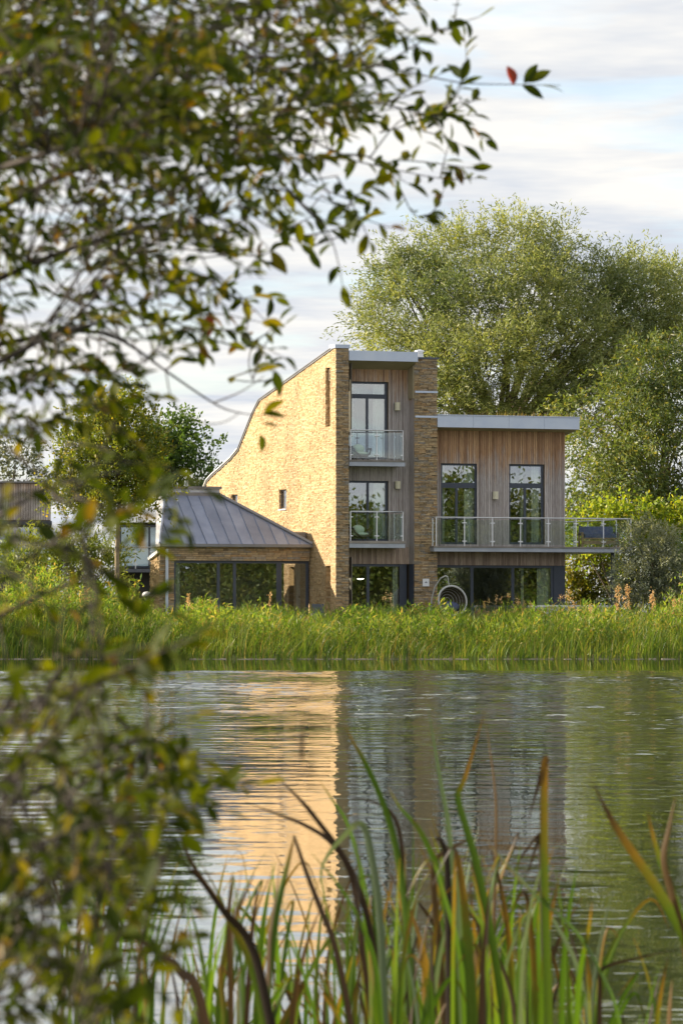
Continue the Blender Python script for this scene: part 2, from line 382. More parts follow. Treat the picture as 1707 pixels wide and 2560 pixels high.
# ------------------------------------------------------------------ stonework
def lay_stones(a0f, a1f, z0, z1, holes, mapper, hmin=.045, hmax=.08, lmin=.14, lmax=.42, area=1.0, dk=1.0):
    """courses of ledge stone; returns list of (weight, verts) with 8 verts each"""
    res = []; z = z0
    while z < z1 - .02:
        h = min(random.uniform(hmin, hmax), z1 - z)
        zm = z + h/2; a, aend = a0f(zm), a1f(zm)
        while a < aend - .02:
            l = random.uniform(lmin, lmax)
            if aend - a - l < .1: l = aend - a
            segs = [(a, a+l)]
            for (h0, h1, k0, k1) in holes:
                if zm > k0 and zm < k1:
                    ns = []
                    for s0, s1 in segs:
                        if s1 <= h0 or s0 >= h1: ns.append((s0, s1)); continue
                        if s0 < h0: ns.append((s0, h0))
                        if s1 > h1: ns.append((h1, s1))
                    segs = ns
            for s0, s1 in segs:
                if s1 - s0 < .03: continue
                d = dk*random.choice((.012, .018, .026, .034, .042)); g = .004
                j = lambda: random.uniform(-.005, .005)
                vs = [mapper(s0+g, 0, z+g), mapper(s1-g, 0, z+g), mapper(s1-g, 0, z+h-g), mapper(s0+g, 0, z+h-g),
                      mapper(s0+g+j(), d+j(), z+g+j()*.5), mapper(s1-g+j(), d+j(), z+g+j()*.5), mapper(s1-g+j(), d+j(), z+h-g+j()*.5), mapper(s0+g+j(), d+j(), z+h-g+j()*.5)]
                res.append(((s1-s0)*h*area, vs))
            a += l
        z += h
    return res
SF = [(4,5,6,7),(0,1,5,4),(1,2,6,5),(2,3,7,6),(3,0,4,7)]
def place_stones(groups, root, off, limit=300):
    """groups: list of (stones, material); the largest `limit` are parts, the rest one stuff part per material"""
    allw = sorted((w for st, m in groups for w, v in st), reverse=True)
    cut = allw[limit] if len(allw) > limit else -1
    for st, m in groups:
        rest = MB()
        for w_, vs in st:
            if w_ > cut:
                c = Vector(vs[0]); mb = MB(); mb.add([Vector(p)-c for p in vs], SF)
                o = mb.build('stone', m, root); o.location = c - Vector(off)
            else: rest.add(vs, SF)
        if rest.v: tag(rest.build('stone_cladding', m, root, off=off), kind='stuff')

# ------------------------------------------------------------------ windows, boards, railings
def rects_around(a0, a1, z0, z1, holes):
    A = sorted({a0, a1, *[min(max(x, a0), a1) for h in holes for x in h[:2]]}); Z = sorted({z0, z1, *[min(max(x, z0), z1) for h in holes for x in h[2:]]})
    for i in range(len(A)-1):
        run = None
        for j in range(len(Z)-1):
            c = ((A[i]+A[i+1])/2, (Z[j]+Z[j+1])/2)
            solid = not any(h[0] < c[0] < h[1] and h[2] < c[1] < h[3] for h in holes)
            if solid:
                run = (run[0], Z[j+1]) if run else (Z[j], Z[j+1])
            if (not solid or j == len(Z)-2) and run:
                yield A[i], A[i+1], run[0], run[1]; run = None
def window(root, v, u0, u1, z0, z1, mull=(), trans=(), curtains=(), fw=.075, name='window', off=(0,0,0), depth=3.2, glass='glass', room=True, label=None, rw=.5, panels=()):
    """frame mesh with panes and curtains below it; the facade plane is v, the frame is set back"""
    f = MB(); va, vb = v, v+.09
    f.box(u0, u0+fw, va, vb, z0, z1); f.box(u1-fw, u1, va, vb, z0, z1)
    f.box(u0+fw, u1-fw, va+.003, vb-.003, z1-fw, z1); f.box(u0+fw, u1-fw, va+.003, vb-.003, z0, z0+fw)
    ztop = z1-fw
    tr = sorted(trans); rows = []
    zc = z0+fw
    for (k0, k1) in tr:
        f.box(u0+fw, u1-fw, va+.006, vb-.006, k0, k1); rows.append((zc, k0)); zc = k1
    rows.append((zc, ztop))
    cells = []
    for ri, (k0, k1) in enumerate(rows):
        ms = list(mull) if (ri == 0 or len(rows) == 1) else []
        a = u0+fw
        for m_ in ms:
            f.box(m_-fw*.55, m_+fw*.55, va+.009, vb-.009, k0, k1); cells.append((a, m_-fw*.55, k0, k1)); a = m_+fw*.55
        cells.append((a, u1-fw, k0, k1))
    o = f.build(name, M['frame'], root, off=off)
    if label: o['label'] = label
    for (a, b, k0, k1) in cells:
        MB().box(a-.01, b+.01, va+.035, va+.05, k0-.01, k1+.01).build('pane', M[glass], o, off=off)
    for (a, b) in curtains:
        n = max(6, int((b-a)/.045)); pts = []
        c = MB(); vs = []; fs = []
        for i in range(n+1):
            x = a+(b-a)*i/n; y = va+.13+.03*math.sin(i*1.9)+.01*math.sin(i*5.1)
            vs += [(x, y, z0+.03), (x, y, z1-.04)]
        fs = [(2*i, 2*i+2, 2*i+3, 2*i+1) for i in range(n)]
        c.add(vs, fs).build('curtain', M['curtain'], o, off=off)
    if room:
        r = MB(); a0, a1, y0, y1, k0, k1 = u0-rw, u1+rw, vb+.02, vb+depth, z0-.12, z1+.12
        r.add([(a0,y0,k0),(a1,y0,k0),(a1,y1,k0),(a0,y1,k0),(a0,y0,k1),(a1,y0,k1),(a1,y1,k1),(a0,y1,k1)],
              [(0,1,2,3),(4,7,6,5),(1,5,6,2),(2,6,7,3),(3,7,4,0)])
        r.build('room', M['room'], root, off=off)
    return o
def boards(root, v, u0, u1, z0, z1, holes, mat, w_=.068, off=(0,0,0)):
    n = max(1, round((u1-u0)/(w_+.006))); s = (u1-u0)/n
    for i in range(n):
        a, b = u0+i*s+.0055, u0+(i+1)*s-.0055; c = (a+b)/2
        segs = [(z0, z1)]
        for (h0, h1, k0, k1) in holes:
            if h0 < c < h1:
                ns = []
                for p, q in segs:
                    if q <= k0 or p >= k1: ns.append((p, q)); continue
                    if p < k0: ns.append((p, k0))
                    if q > k1: ns.append((k1, q))
                segs = ns
        d = random.choice((.018, .024, .03))
        for p, q in segs:
            if q-p < .05: continue
            o = MB().box(a-c, b-c, -d, .0, 0, q-p).build('board', mat, root)
            o.location = (c-off[0], v-off[1], p-off[2])
def railing(part, path, zd, height, nposts, off=(0,0,0), pr=.022):
    """posts, glass and a handrail along a path of (u, v) corners"""
    hr = MB().tube([(p[0], p[1], zd+height) for p in path], .024, 8); hr.build('handrail', M['steel'], part, True, off=off)
    for k in range(len(path)-1):
        a, b = Vector((*path[k], 0)), Vector((*path[k+1], 0)); n = nposts[k]; d = (b-a).normalized(); nn = Vector((-d.y, d.x, 0))
        ps = [a+(b-a)*i/n for i in range(n+1)]
        for i, p in enumerate(ps):
            if k > 0 and i == 0: continue
            m = MB().tube([(p.x, p.y, zd), (p.x, p.y, zd+height-.01)], pr, 8)
            for zz in (zd+.17, zd+height-.20):
                for sgn in (-1, 1):
                    if (i == 0 and sgn < 0) or (i == n and sgn > 0): continue
                    q = p + d*sgn*.045
                    m.tube([(p.x+d.x*sgn*.018, p.y+d.y*sgn*.018, zz), (q.x+d.x*sgn*.04, q.y+d.y*sgn*.04, zz)], .026, 6)
            m.build('post', M['steel'], part, off=off)
        for i in range(n):
            p, q = ps[i]+d*.045, ps[i+1]-d*.045
            g = MB(); t_ = nn*.006
            c = [p-t_, q-t_, q+t_, p+t_]
            g.add([(x.x, x.y, zd+.06) for x in c] + [(x.x, x.y, zd+height-.08) for x in c], [(0,3,2,1),(4,5,6,7),(0,1,5,4),(1,2,6,5),(2,3,7,6),(3,0,4,7)])
            g.build('glass_panel', M['railglass'], part, off=off)

# ------------------------------------------------------------------ the house
GZ = 1.0
house = thing('stone_house', 'tall house with sunlit pale stone gable, grey timber bays and glass balconies', 'house', (P0.x, P0.y, 0), TH)
VP_, VC, VT, VW = 0.0, 0.3, 0.8, 0.9       # planes: pier front, chimney front, bay timber, right block timber
# gable profile (v, z) on the plane u = 0
prof = [gp(839.5, 868, 0), gp(650, 1003, 0), gp(632, 1040, 0), gp(612, 1090, 0), gp(598, 1126, 0), gp(580, 1148, 0), gp(553, 1173, 0), gp(533, 1190, 0), gp(520, 1204, 0), gp(513, 1222, 0)]
prof[0] = (0.0, prof[0][1]); vend = prof[-1][0]
def vmax(z):
    zs = [p[1] for p in prof][::-1]; vs = [p[0] for p in prof][::-1]
    return vend if z < zs[0] else float(np.interp(z, zs, vs))
def ghole(x0, y0, x1, y1):
    va, za = gp(x1, y0, 0); vb, zb = gp(x0, y1, 0); return (va, vb, zb, za)
GH = [ghole(814.5, 917, 826, 1067), ghole(698.5, 1223, 716.5, 1273), ghole(578, 1236, 594.5, 1275), ghole(814.5, 1414, 827, 1530)]
outer = [(0.0, .3)] + prof + [(vend, .3)]
loops = [[Vector((p[0], p[1], 0)) for p in outer]] + [[Vector((h[0],h[2],0)), Vector((h[1],h[2],0)), Vector((h[1],h[3],0)), Vector((h[0],h[3],0))] for h in GH]
tris = geometry.tessellate_polygon(loops); flat = [p for l in loops for p in l]
GT = .32
mb = MB(); n = len(flat)
mb.add([(0, p.x, p.y) for p in flat] + [(GT, p.x, p.y) for p in flat], [tuple(t_) for t_ in tris] + [tuple(i+n for i in t_[::-1]) for t_ in tris])
k = 0
for l in loops:
    m = len(l); mb.f += [(k+i, k+(i+1) % m, n+k+(i+1) % m, n+k+i) for i in range(m)]; k += m
bmx = mb.build('gable_wall', M['litmortar'], house)
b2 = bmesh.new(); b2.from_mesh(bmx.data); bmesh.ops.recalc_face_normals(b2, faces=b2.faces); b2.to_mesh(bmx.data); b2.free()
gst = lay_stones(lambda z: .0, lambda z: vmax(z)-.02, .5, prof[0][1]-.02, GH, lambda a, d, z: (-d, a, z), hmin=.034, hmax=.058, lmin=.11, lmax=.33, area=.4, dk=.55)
# jamb stones inside the two slots and the windows
for h in GH:
    gst += lay_stones(lambda z: .01, lambda z: GT-.02, h[2], h[3], [], lambda a, d, z, vb=h[1]: (a, vb-d, z), area=.3)
# glazing in the gable openings, deep in the slots
for i, h in enumerate(GH):
    dd = .24 if i in (0, 3) else .07
    f = MB(); f.box(dd, dd+.05, h[0], h[0]+.05, h[2], h[3]); f.box(dd, dd+.05, h[1]-.05, h[1], h[2], h[3]); f.box(dd+.002, dd+.048, h[0]+.05, h[1]-.05, h[3]-.05, h[3]); f.box(dd+.002, dd+.048, h[0]+.05, h[1]-.05, h[2], h[2]+.05)
    o = f.build('window', M['frame'], house)
    MB().box(dd+.015, dd+.025, h[0]+.04, h[1]-.04, h[2]+.04, h[3]-.04).build('pane', M['glass'], o)
    MB().box(GT+.35, GT+.37, h[0]-.3, h[1]+.3, h[2]-.3, h[3]+.3).build('room', M['room'], house)
    if i in (1, 2): MB().box(-.05, .06, h[0]-.02, h[1]+.02, h[2]-.045, h[2]-.004).build('sill', M['white'], o)
# verge capping along the gable edge and roof shell
UC0, _ = hp(1036, 1400, VC); UC1, _ = hp(1091, 1400, VC)
UP1, _ = hp(871.5, 1300, VP_)
mb = MB(); th = .11
def offs(pr, d):
    o_ = []
    for i, p in enumerate(pr):
        a = Vector(pr[max(i-1,0)]); b = Vector(pr[min(i+1, len(pr)-1)]); t_ = (b-a).normalized(); o_.append((p[0]+max(-t_.y,0)*d if True else 0, p[1]+max(t_.x,0)*d))
    return o_
up = offs(prof, th); lo = [(p[0], p[1]+.004) for p in prof]
lob = [(max(p[0], .05), p[1]-.30) for p in prof]; upb = [(max(p[0], .05), p[1]-.16) for p in prof]
mb.prism(lo + offs(prof, .06)[::-1], -.05, GT, 0); mb.prism(lob + upb[::-1], GT+.002, UC0-.002, 0); mb.build('roof', M['zincdark'], house)
lowpr = [i for i, p in enumerate(prof)][4:]
cap = MB(); pr2 = prof[4:]; cap.prism(offs(pr2, .064) + offs(pr2, .10)[::-1], -.09, .28, 0); cap.build('verge_cap', M['white'], house)
# dark verge line of the upper slope
pr3 = prof[:5]; MB().prism(offs(pr3, .063) + offs(pr3, .085)[::-1], -.075, .25, 0).build('verge_cap', M['zincdark'], house)
# back and far side walls close the body
MB().box(GT, UC0, vend-.3, vend-.01, .3, prof[-1][1]-.05).build('rear_wall', M['litmortar'], house)
MB().prism([(0.9, .3)] + [(max(p[0],.9), p[1]-.03) for p in prof] + [(vend-.31, .3)], UC0+.12, UC0+.3, 0).build('party_wall', M['mortar'], house)
# pier
ztopP = prof[0][1]
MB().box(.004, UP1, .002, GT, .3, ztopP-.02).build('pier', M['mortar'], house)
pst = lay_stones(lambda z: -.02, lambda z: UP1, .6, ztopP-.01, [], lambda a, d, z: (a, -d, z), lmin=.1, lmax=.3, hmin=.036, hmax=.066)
zc0 = hp(855, 870, 0)[1]; zc1 = hp(855, 861, 0)[1]
MB().box(-.07, UP1+.03, -.06, .5, zc0, zc1).build('pier_cap', M['zinc'], house)
# chimney
ztc = hp(1060, 897, VC)[1]
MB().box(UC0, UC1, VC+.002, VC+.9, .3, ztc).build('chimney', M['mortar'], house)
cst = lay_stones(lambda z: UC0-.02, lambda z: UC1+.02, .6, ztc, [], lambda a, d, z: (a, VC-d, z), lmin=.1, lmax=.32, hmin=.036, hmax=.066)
cst += lay_stones(lambda z: VC, lambda z: VC+.9, hp(1033, 1000, VC)[1], ztc, [], lambda a, d, z: (UC0-d, a, z), area=.35)
ch = MB().box(UC0-.07, UC1+.08, VC-.07, VC+.97, ztc, ztc+.06).build('chimney_cap', M['darksteel'], house)
for yb in (979.5, 1041.5):
    zb = hp(1060, yb, VC)[1]; MB().box(UC0+.01, UC1+.03, VC-.055, VC+.2, zb-.035, zb+.035).build('flashing', M['zinc'], house)
ucow = hp(1048, 890, VC+.45)[0]
cw = MB(); zz = ztc+.06
for r0, r1, a, b in ((.15,.15,0,.13),(.12,.12,.13,.16),(.15,.15,.16,.19),(.12,.12,.19,.22),(.19,.17,.22,.26),(.17,.02,.26,.31)):
    cw.tube([(ucow, VC+.45, zz+a), (ucow, VC+.45, zz+b)], [r0, r1], 14)
cw.build('flue_cowl', M['steel'], house)
# bay roof: fascia, soffit
zf1 = hp(950, 877.5, 0)[1]; zf0 = hp(950, 902, 0)[1]
MB().box(UP1+.005, UC0-.005, -.04, .02, zf0, zf1).build('fascia', M['zinc'], house)
zs0 = hp(950, 926, VT)[1]
MB().prism([(.02, zf0+.01), (VT+.3, zs0-.08), (VT+.3, zs0+.2), (.02, zf1-.03)], UP1+.005, UC0-.004, 0).build('soffit', M['soffit'], house)
# beam end panel on the return wall, under the soffit
zb = hp(1028, 996, VT-.3)[1]
MB().box(UC0-.05, UC0-.003, VC+.0, VT+.05, zb, zf0-.0).build('beam_end', M['soffit'], house)
# bay timber with its two windows
ub0, ub1 = UP1, UC0
wz = lambda y, v=VT: hp(930, y, v)[1]
W1 = (hp(873, 1050, VT)[0], hp(969, 1050, VT)[0], wz(1147), wz(954)); W2 = (hp(872.5, 1280, VT)[0], hp(970, 1280, VT)[0], wz(1352), wz(1202))
zg = wz(1410)
holes = [W1, W2]
mb = MB()
for a, b, p, q in rects_around(UP1-.4, ub1, zg, zs0+.1, [(UP1-.4, W1[1], W1[2], W1[3]), (UP1-.4, W2[1], W2[2], W2[3])]): mb.box(a, b, VT+.002, VT+.14, p, q)
mb.build('bay_wall', M['mortar'], house)
zbr = hp(930, 1168, VT)[1]
boards(house, VT, ub0, ub1, zg, wz(1368), [], M['timberb'])
boards(house, VT, ub0, ub1, wz(1368)+.004, zs0+.1, [(ub0-.1, W1[1], W1[2], W1[3]), (ub0-.1, W2[1], W2[2], W2[3])], M['timberl'])
# return wall boards (left facing, beside the chimney)
for i in range(7):
    a = VC+.02+i*(VT-VC-.02)/7; o = MB().box(-.022, 0, .003, (VT-VC-.02)/7-.004, 0, zb-zg).build('board', M['timberl'], house); o.location = (UC0-.001, a, zg)
ml = lambda px, v=VT: hp(px, 1200, v)[0]
wl = ml(871)-.0
window(house, VT+.05, W1[0]-.06, W1[1], W1[2], W1[3], [ml(919.5)], [(wz(996), wz(985))], [(W1[0]-.02, W1[0]+.22), (W1[1]-.5, W1[1]-.08)], label='upper bay window with pale curtains', rw=.1)
window(house, VT+.05, W2[0]-.06, W2[1], W2[2], W2[3], [ml(921)], [], [(W2[1]-.5, W2[1]-.1)], label='middle bay window with one pale curtain', rw=.1)
gu1 = ml(1017); window(house, VT+.02, UP1-.1, gu1, GZ, zg-.0, [ml(921)], [], [(ml(985), ml(996))], fw=.09, label='ground floor bay glazing reflecting the reeds', rw=.05)
mb = MB(); mb.box(ml(999), gu1-.01, VT-.0, VT+.019, GZ, zg-.004); mb.build('corner_panel', M['frame'], house)
# narrow return glazing beside the chimney
MB().box(UC0-.03, UC0-.004, VC+.05, VT-.05, GZ, zg-.004).build('return_panel', M['frame'], house)
# wall lamps
def lamp(px, y0, y1, v):
    u, z1_ = hp(px, y0, v); _, z0_ = hp(px, y1, v)
    o = MB().box(u-.09, u+.09, v-.055, v-.03, z0_+.02, z1_-.02).build('wall_lamp', M['darksteel'], house)
    MB().tube([(u, v-.12, z0_), (u, v-.12, z1_)], .10, 12).build('lamp_shade', M['cream'], o)
lamp(990, 1006, 1026, VT); lamp(991, 1203, 1222, VT); lamp(1235, 1229, 1248, VW)
# bay balconies
def bay_balcony(yd0, yd1, yf1, yr, label):
    v0 = -.08; z = lambda y: hp(930, y, v0)[1]
    u1 = hp(1012.5, 1150, v0)[0]; u0 = hp(873.5, 1150, v0)[0]
    p = MB().box(u0, u1, v0, VT-.03, z(yf1), z(yd1)).build('balcony', M['painted'], house); p['label'] = label
    nb = 6
    for i in range(nb):
        a = v0-.02+i*(VT-.03-v0)/nb; MB().box(u0-.01, u1+.02, a, a+(VT-.03-v0)/nb-.008, z(yd1)+.003, z(yd0)).build('deck_board', M['deck'], p)
    ur0, ur1 = hp(876, 1150, v0+.04)[0], hp(1006.5, 1150, v0+.04)[0]
    railing(p, [(ur0, v0+.04), (ur1, v0+.04), (ur1, VT-.05)], z(yd0)+.002, z(yr)-z(yd0), [2, 1])
    return z(yd0)+.003
ZD1 = bay_balcony(1150, 1154.5, 1165, 1075.5, 'upper steel balcony with clear glass railing')
ZD2 = bay_balcony(1352.5, 1359, 1369.5, 1279, 'middle steel balcony with clear glass railing')
# right block
UR = hp(1412, 1300, VW)[0]
zr = lambda y, px=1250, v=VW: hp(px, y, v)[1]
zt = zr(1082); zl = zr(1413.5)
WA = (hp(1102, 1250, VW)[0], hp(1193.5, 1250, VW)[0], zr(1361,1150), zr(1158.5,1150)); WB = (hp(1272, 1250, VW)[0], hp(1359.5, 1250, VW)[0], zr(1361,1315), zr(1160.5,1315))
mb = MB()
for a, b, p, q in rects_around(UC1-.2, UR-.01, zl, zt+.1, [WA, WB]): mb.box(a, b, VW+.002, VW+.14, p, q)
mb.build('block_wall', M['mortar'], house)
ZDECK = hp(1250, 1366, -.1)[1]
boards(house, VW, UC1-.03, UR, zr(1376), zt+.08, [WA, WB], M['timber'])
boards(house, VW, UC1-.03, UR, zl, zr(1376)-.004, [], M['timberb'])
mr = lambda px: hp(px, 1300, VW)[0]
window(house, VW+.05, *WA, [mr(1143)], [(zr(1220,1150), zr(1207,1150))], [(WA[0]+.07, WA[0]+.2), (mr(1165), WA[1]-.08)], label='bedroom window beside the chimney', rw=.3)
window(house, VW+.05, *WB, [mr(1314)], [(zr(1220,1315), zr(1208,1315))], [(mr(1306), mr(1311)), (mr(1333), WB[1]-.1)], label='bedroom window near the far corner', rw=.3)
ug1 = mr(1384)
window(house, VW+.03, UC1-.02, ug1, GZ, zl, [mr(1181), mr(1283)], [], [(mr(1346), mr(1378)), (mr(1306), mr(1312))], fw=.09, label='wide ground floor glazing with a pale curtain', rw=.05, depth=4.5)
MB().box(ug1+.003, UR, VW-.0, VW+.2, GZ-.3, zl-.004).build('corner_panel', M['frame'], house)
MB().box(UR-.16, UR-.003, VW+.15, 7.0, .4, zt-.2).build('side_wall', M['mortar'], house)
MB().box(UC0+.3, UR-.17, 6.85, 7.0, .4, zt-1.2).build('rear_wall', M['mortar'], house)
# right roof
ur0 = UC1+.02; vf = VC+.0
ur1 = hp(1447, 1060, vf)[0]
zF1 = hp(1270, 1041, vf)[1]; zF0 = hp(1270, 1070.5, vf)[1]
for i in range(4):
    a = ur0+(ur1-ur0)*i/4; b = ur0+(ur1-ur0)*(i+1)/4
    MB().box(a+.004, b-.004, vf-.05, vf-.0, zF0, zF1).build('fascia_panel', M['zinc'], house)
MB().box(ur0, ur1+.03, vf-.075, vf+.05, zF1+.002, zF1+.03).build('roof_edge', M['zinc'], house)
sl_ = .24
MB().prism([(vf+.003, zF0+.005), (7.2, zF0-sl_*4.5), (7.2, zF1-sl_*4.5), (vf+.003, zF1-.006)], ur0, ur1, 0).build('roof', M['soffit'], house)
mb = MB()
for i in range(420):
    u = random.uniform(ur0+.1, ur1-.1); v = vf+random.uniform(.05, 1.2); z = zF1-sl_*(v-vf)*.68; h = random.uniform(.06, .2)*(1.8 if random.random() < .06 else 1)
    a = random.uniform(0, 6.28); wd = .012; dx_, dy_ = math.cos(a)*wd, math.sin(a)*wd; lx, ly = random.uniform(-.08,.08), random.uniform(-.08,.08)
    mb.add([(u-dx_, v-dy_, z), (u+dx_, v+dy_, z), (u+lx, v+ly, z+h+.1)], [(0,1,2)])
tag(mb.build('roof_grass', leaf_mat('dry_roof_grass', [(0,(.20,.17,.05)),(.5,(.12,.13,.04)),(.8,(.32,.2,.07)),(1,(.1,.12,.03))]), house), kind='stuff')
# terrace balcony
v0 = -.1; ul = hp(1085, 1370, v0)[0]; urt = hp(1580, 1370, v0)[0]
z = lambda y: hp(1250, y, v0)[1]
tb = MB(); tb.prism([(ul, v0), (urt, v0), (urt, 6.2), (UR+.03, 6.2), (UR+.03, VW-.04), (ul, VW-.04)], z(1379.5), z(1370), 2)
ter = tb.build('terrace_balcony', M['painted'], house); ter['label'] = 'long terrace balcony wrapping round the timber block'
nb = 7
for i in range(nb):
    a = v0-.03+i*(VW-.05-v0)/nb; MB().box(ul-.02, urt+.02, a, a+(VW-.05-v0)/nb-.008, z(1370)+.003, z(1366)).build('deck_board', M['deck'], ter)
for i in range(36):
    a = VW+.02+i*.145; MB().box(UR+.04, urt+.01, a, a+.138, z(1370)+.003, z(1366)).build('deck_board', M['deck'], ter)
zd = z(1366)+.002
ra0 = hp(1090, 1300, v0+.04)[0]; ra1 = hp(1576.5, 1300, v0+.04)[0]
railing(ter, [(ra0, VC-.03), (ra0, v0+.04), (ra1, v0+.04), (ra1, 6.1), (UR+.1, 6.1)], zd, hp(1250, 1294.5, v0+.04)[1]-zd, [1, 7, 5, 2])
upst = hp(1531, 1450, 1.0)[0]
MB().tube([(upst, 1.0, GZ-.4), (upst, 1.0, z(1379.5))], .075, 12).build('steel_post', M['darksteel'], ter)
MB().tube([(upst, 5.6, GZ-.4), (upst, 5.6, z(1379.5))], .075, 12).build('steel_post', M['darksteel'], ter)
# plaque on the chimney foot
u, z1_ = hp(1062.5, 1447, VC); _, z0_ = hp(1062.5, 1466, VC)
pq = MB().box(u-.125, u+.125, VC-.075, VC-.05, z0_, z1_).build('plaque', M['white'], house)
mk = MB().box(u-.045, u+.045, VC-.079, VC-.076, (z0_+z1_)/2-.012, (z0_+z1_)/2+.012); mk.box(u-.012, u+.03, VC-.0795, VC-.0765, (z0_+z1_)/2+.016, (z0_+z1_)/2+.034); mk.build('mark', M['darksteel'], pq)
place_stones([(gst, M['litstone']), (pst + cst, M['stone'])], house, (0,0,0))

# ------------------------------------------------------------------ low stone wing
VE = gp(777, 1380, 0)[0]
eu0 = hp(400, 1400, VE)[0]
EO = (eu0, VE, GZ-.3)
eb = P0 + Vector((CU*eu0 - SU*VE, SU*eu0 + CU*VE, 0)); eb.z = EO[2]
wing = thing('stone_wing', 'low stone wing with grey zinc hipped roof and dark framed sliding windows', 'garden room', eb, TH)
ez = lambda y, px=600, v=VE: hp(px, y, v)[1]; eu = lambda px, v=VE: hp(px, 1400, v)[0]
zE, zL = ez(1363), ez(1402); ED = 5.2
uw0 = eu(434.5)
mb = MB(); mb.box(eu0, -.05, VE+.002, VE+.3, zL, zE); mb.box(eu0, uw0, VE+.0025, VE+.3, GZ-.3, zL-.001); mb.build('front_wall', M['mortar'], wing, off=EO)
est = lay_stones(lambda z: eu0-.02, lambda z: -.045, zL, zE, [], lambda a, d, z: (a, VE-d, z), lmin=.15, lmax=.5, hmin=.05, hmax=.085)
est += lay_stones(lambda z: eu0-.02, lambda z: uw0, GZ-.3, zL-.003, [], lambda a, d, z: (a, VE-d, z), lmin=.12, lmax=.3, hmin=.05, hmax=.085)
ED = 1.0; zs_ = gp(376, 1400, eu0)[1]; MB().prism([(VE+.31, GZ-.3), (VE+ED, GZ-.3), (VE+ED, zs_-.03), (VE+.31, hp(399, 1384, VE)[1])], eu0, eu0+.28, 0).build('side_wall', M['litmortar'], wing, off=EO)
gs2 = lay_stones(lambda z: VE, lambda z: VE+ED, GZ-.3, zs_, [], lambda a, d, z: (eu0-d, a, z), area=.4, lmin=.2, lmax=.5)
# porch: stone back wall and white door inside the right end
up0 = eu(699); vq = VE+1.15
MB().box(up0, -.06, vq+.002, vq+.15, GZ-.3, zL).build('porch_wall', M['mortar'], wing, off=EO)
est += lay_stones(lambda z: up0, lambda z: -.06, GZ-.3, zL-.05, [], lambda a, d, z: (a, vq-d, z), lmin=.12, lmax=.32, area=.5)
ud0, ud1 = hp(738, 1450, vq)[0], hp(759, 1450, vq)[0]
dr = MB().box(ud0, ud1, vq-.11, vq-.05, GZ, zL-.08).build('door', M['white'], wing, off=EO)
um = (ud0+ud1)/2; MB().box(um-.07, um+.05, vq-.125, vq-.112, GZ+1.1, GZ+1.15).build('letter_slot', M['darksteel'], dr, off=EO)
window(wing, VE+.06, uw0, eu(699.5), GZ, zL, [eu(548), eu(588.5)], [], [(uw0+.12, uw0+.28)], fw=.09, off=EO, rw=-.02, depth=.85, label='wide sliding window of the low wing')
window(wing, VE+.06, eu(699.5)+.003, -.06, GZ, zL, [], [], [], fw=.09, off=EO, room=False, label='glazed porch with a white door behind')
# roof frustum with standing seams
ve = VE-.14; zEv = ez(1361, 600, ve); el = eu(399, ve); er = hp(780.5, 1361, ve)[0]
vr = ve+2.1; ztop = hp(480, 1240, vr)[1]; tl = hp(412, 1240, vr)[0]; trr = hp(551, 1240, vr)[0]
vbk = vr+.9; vbe = ve+5.4
q = [(el,ve,zEv),(er,ve,zEv),(er,vbe,zEv),(el,ve+.42,zEv),(tl,vr,ztop),(trr,vr,ztop),(trr,vbk,ztop),(tl,vbk,ztop)]
q2 = [(a,b,c-.1) for a,b,c in q[:4]]
rf = MB().add(q + q2, [(4,5,6,7),(0,4,7,3),(1,2,6,5),(2,3,7,6),(8,9,1,0),(9,10,2,1),(10,11,3,2),(11,8,0,3),(11,10,9,8),(0,1,5,4)]).build('roof', M['zincdark'], wing, off=EO)
# front slope as separate zinc trays with raised seams
npan = 13
def fr_l(s): return el+(tl-el)*s
def fr_r(s): return er+(trr-er)*s
slope_n = Vector((0, -(ztop-zEv), (vr-ve))).normalized()
def P(u, s, lift=0): return Vector((u, ve+(vr-ve)*s, zEv+(ztop-zEv)*s)) + slope_n*lift
step = (er-el)/npan
for i in range(npan):
    a, b = el+i*step, el+(i+1)*step
    # clip tray between hips
    def smax(u):
        s1 = (u-el)/(tl-el) if tl > el and u < tl else 1.0
        s2 = (er-u)/(er-trr) if u > trr else 1.0
        return max(0.0, min(1.0, s1, s2))
    us = sorted({a+.006, b-.006, *[x for x in (tl, trr) if a < x < b]})
    vs = []; top = []
    for x in us: vs.append(P(x, 0, .012)); top.append(P(x, smax(x), .012))
    poly = vs + top[::-1]
    base = [p - slope_n*.01 for p in poly]; n_ = len(poly)
    MB().add(poly + base, [tuple(range(n_))] + [(j, j+n_, (j+1) % n_+n_, (j+1) % n_) for j in range(n_)]).build('roof_tray', M['zincroof'], rf, off=EO)
    if i:
        sm = smax(a)
        if sm > .05: MB().tube([P(a, 0, .03), P(a, sm, .03)], .013, 4).build('seam', M['zincroof'], rf, off=EO)
MB().tube([P(er, 0, .04), P(trr, 1, .04)], .075, 6).build('hip_cap', M['zincdark'], rf, off=EO)
MB().tube([P(el, 0, .03), P(tl, 1, .03)], .05, 6).build('hip_cap', M['zincroof'], rf, off=EO)
MB().box(el-.03, er+.02, ve-.10, ve-.003, zEv-.09, zEv+.012).build('gutter', M['zincdark'], wing, off=EO)
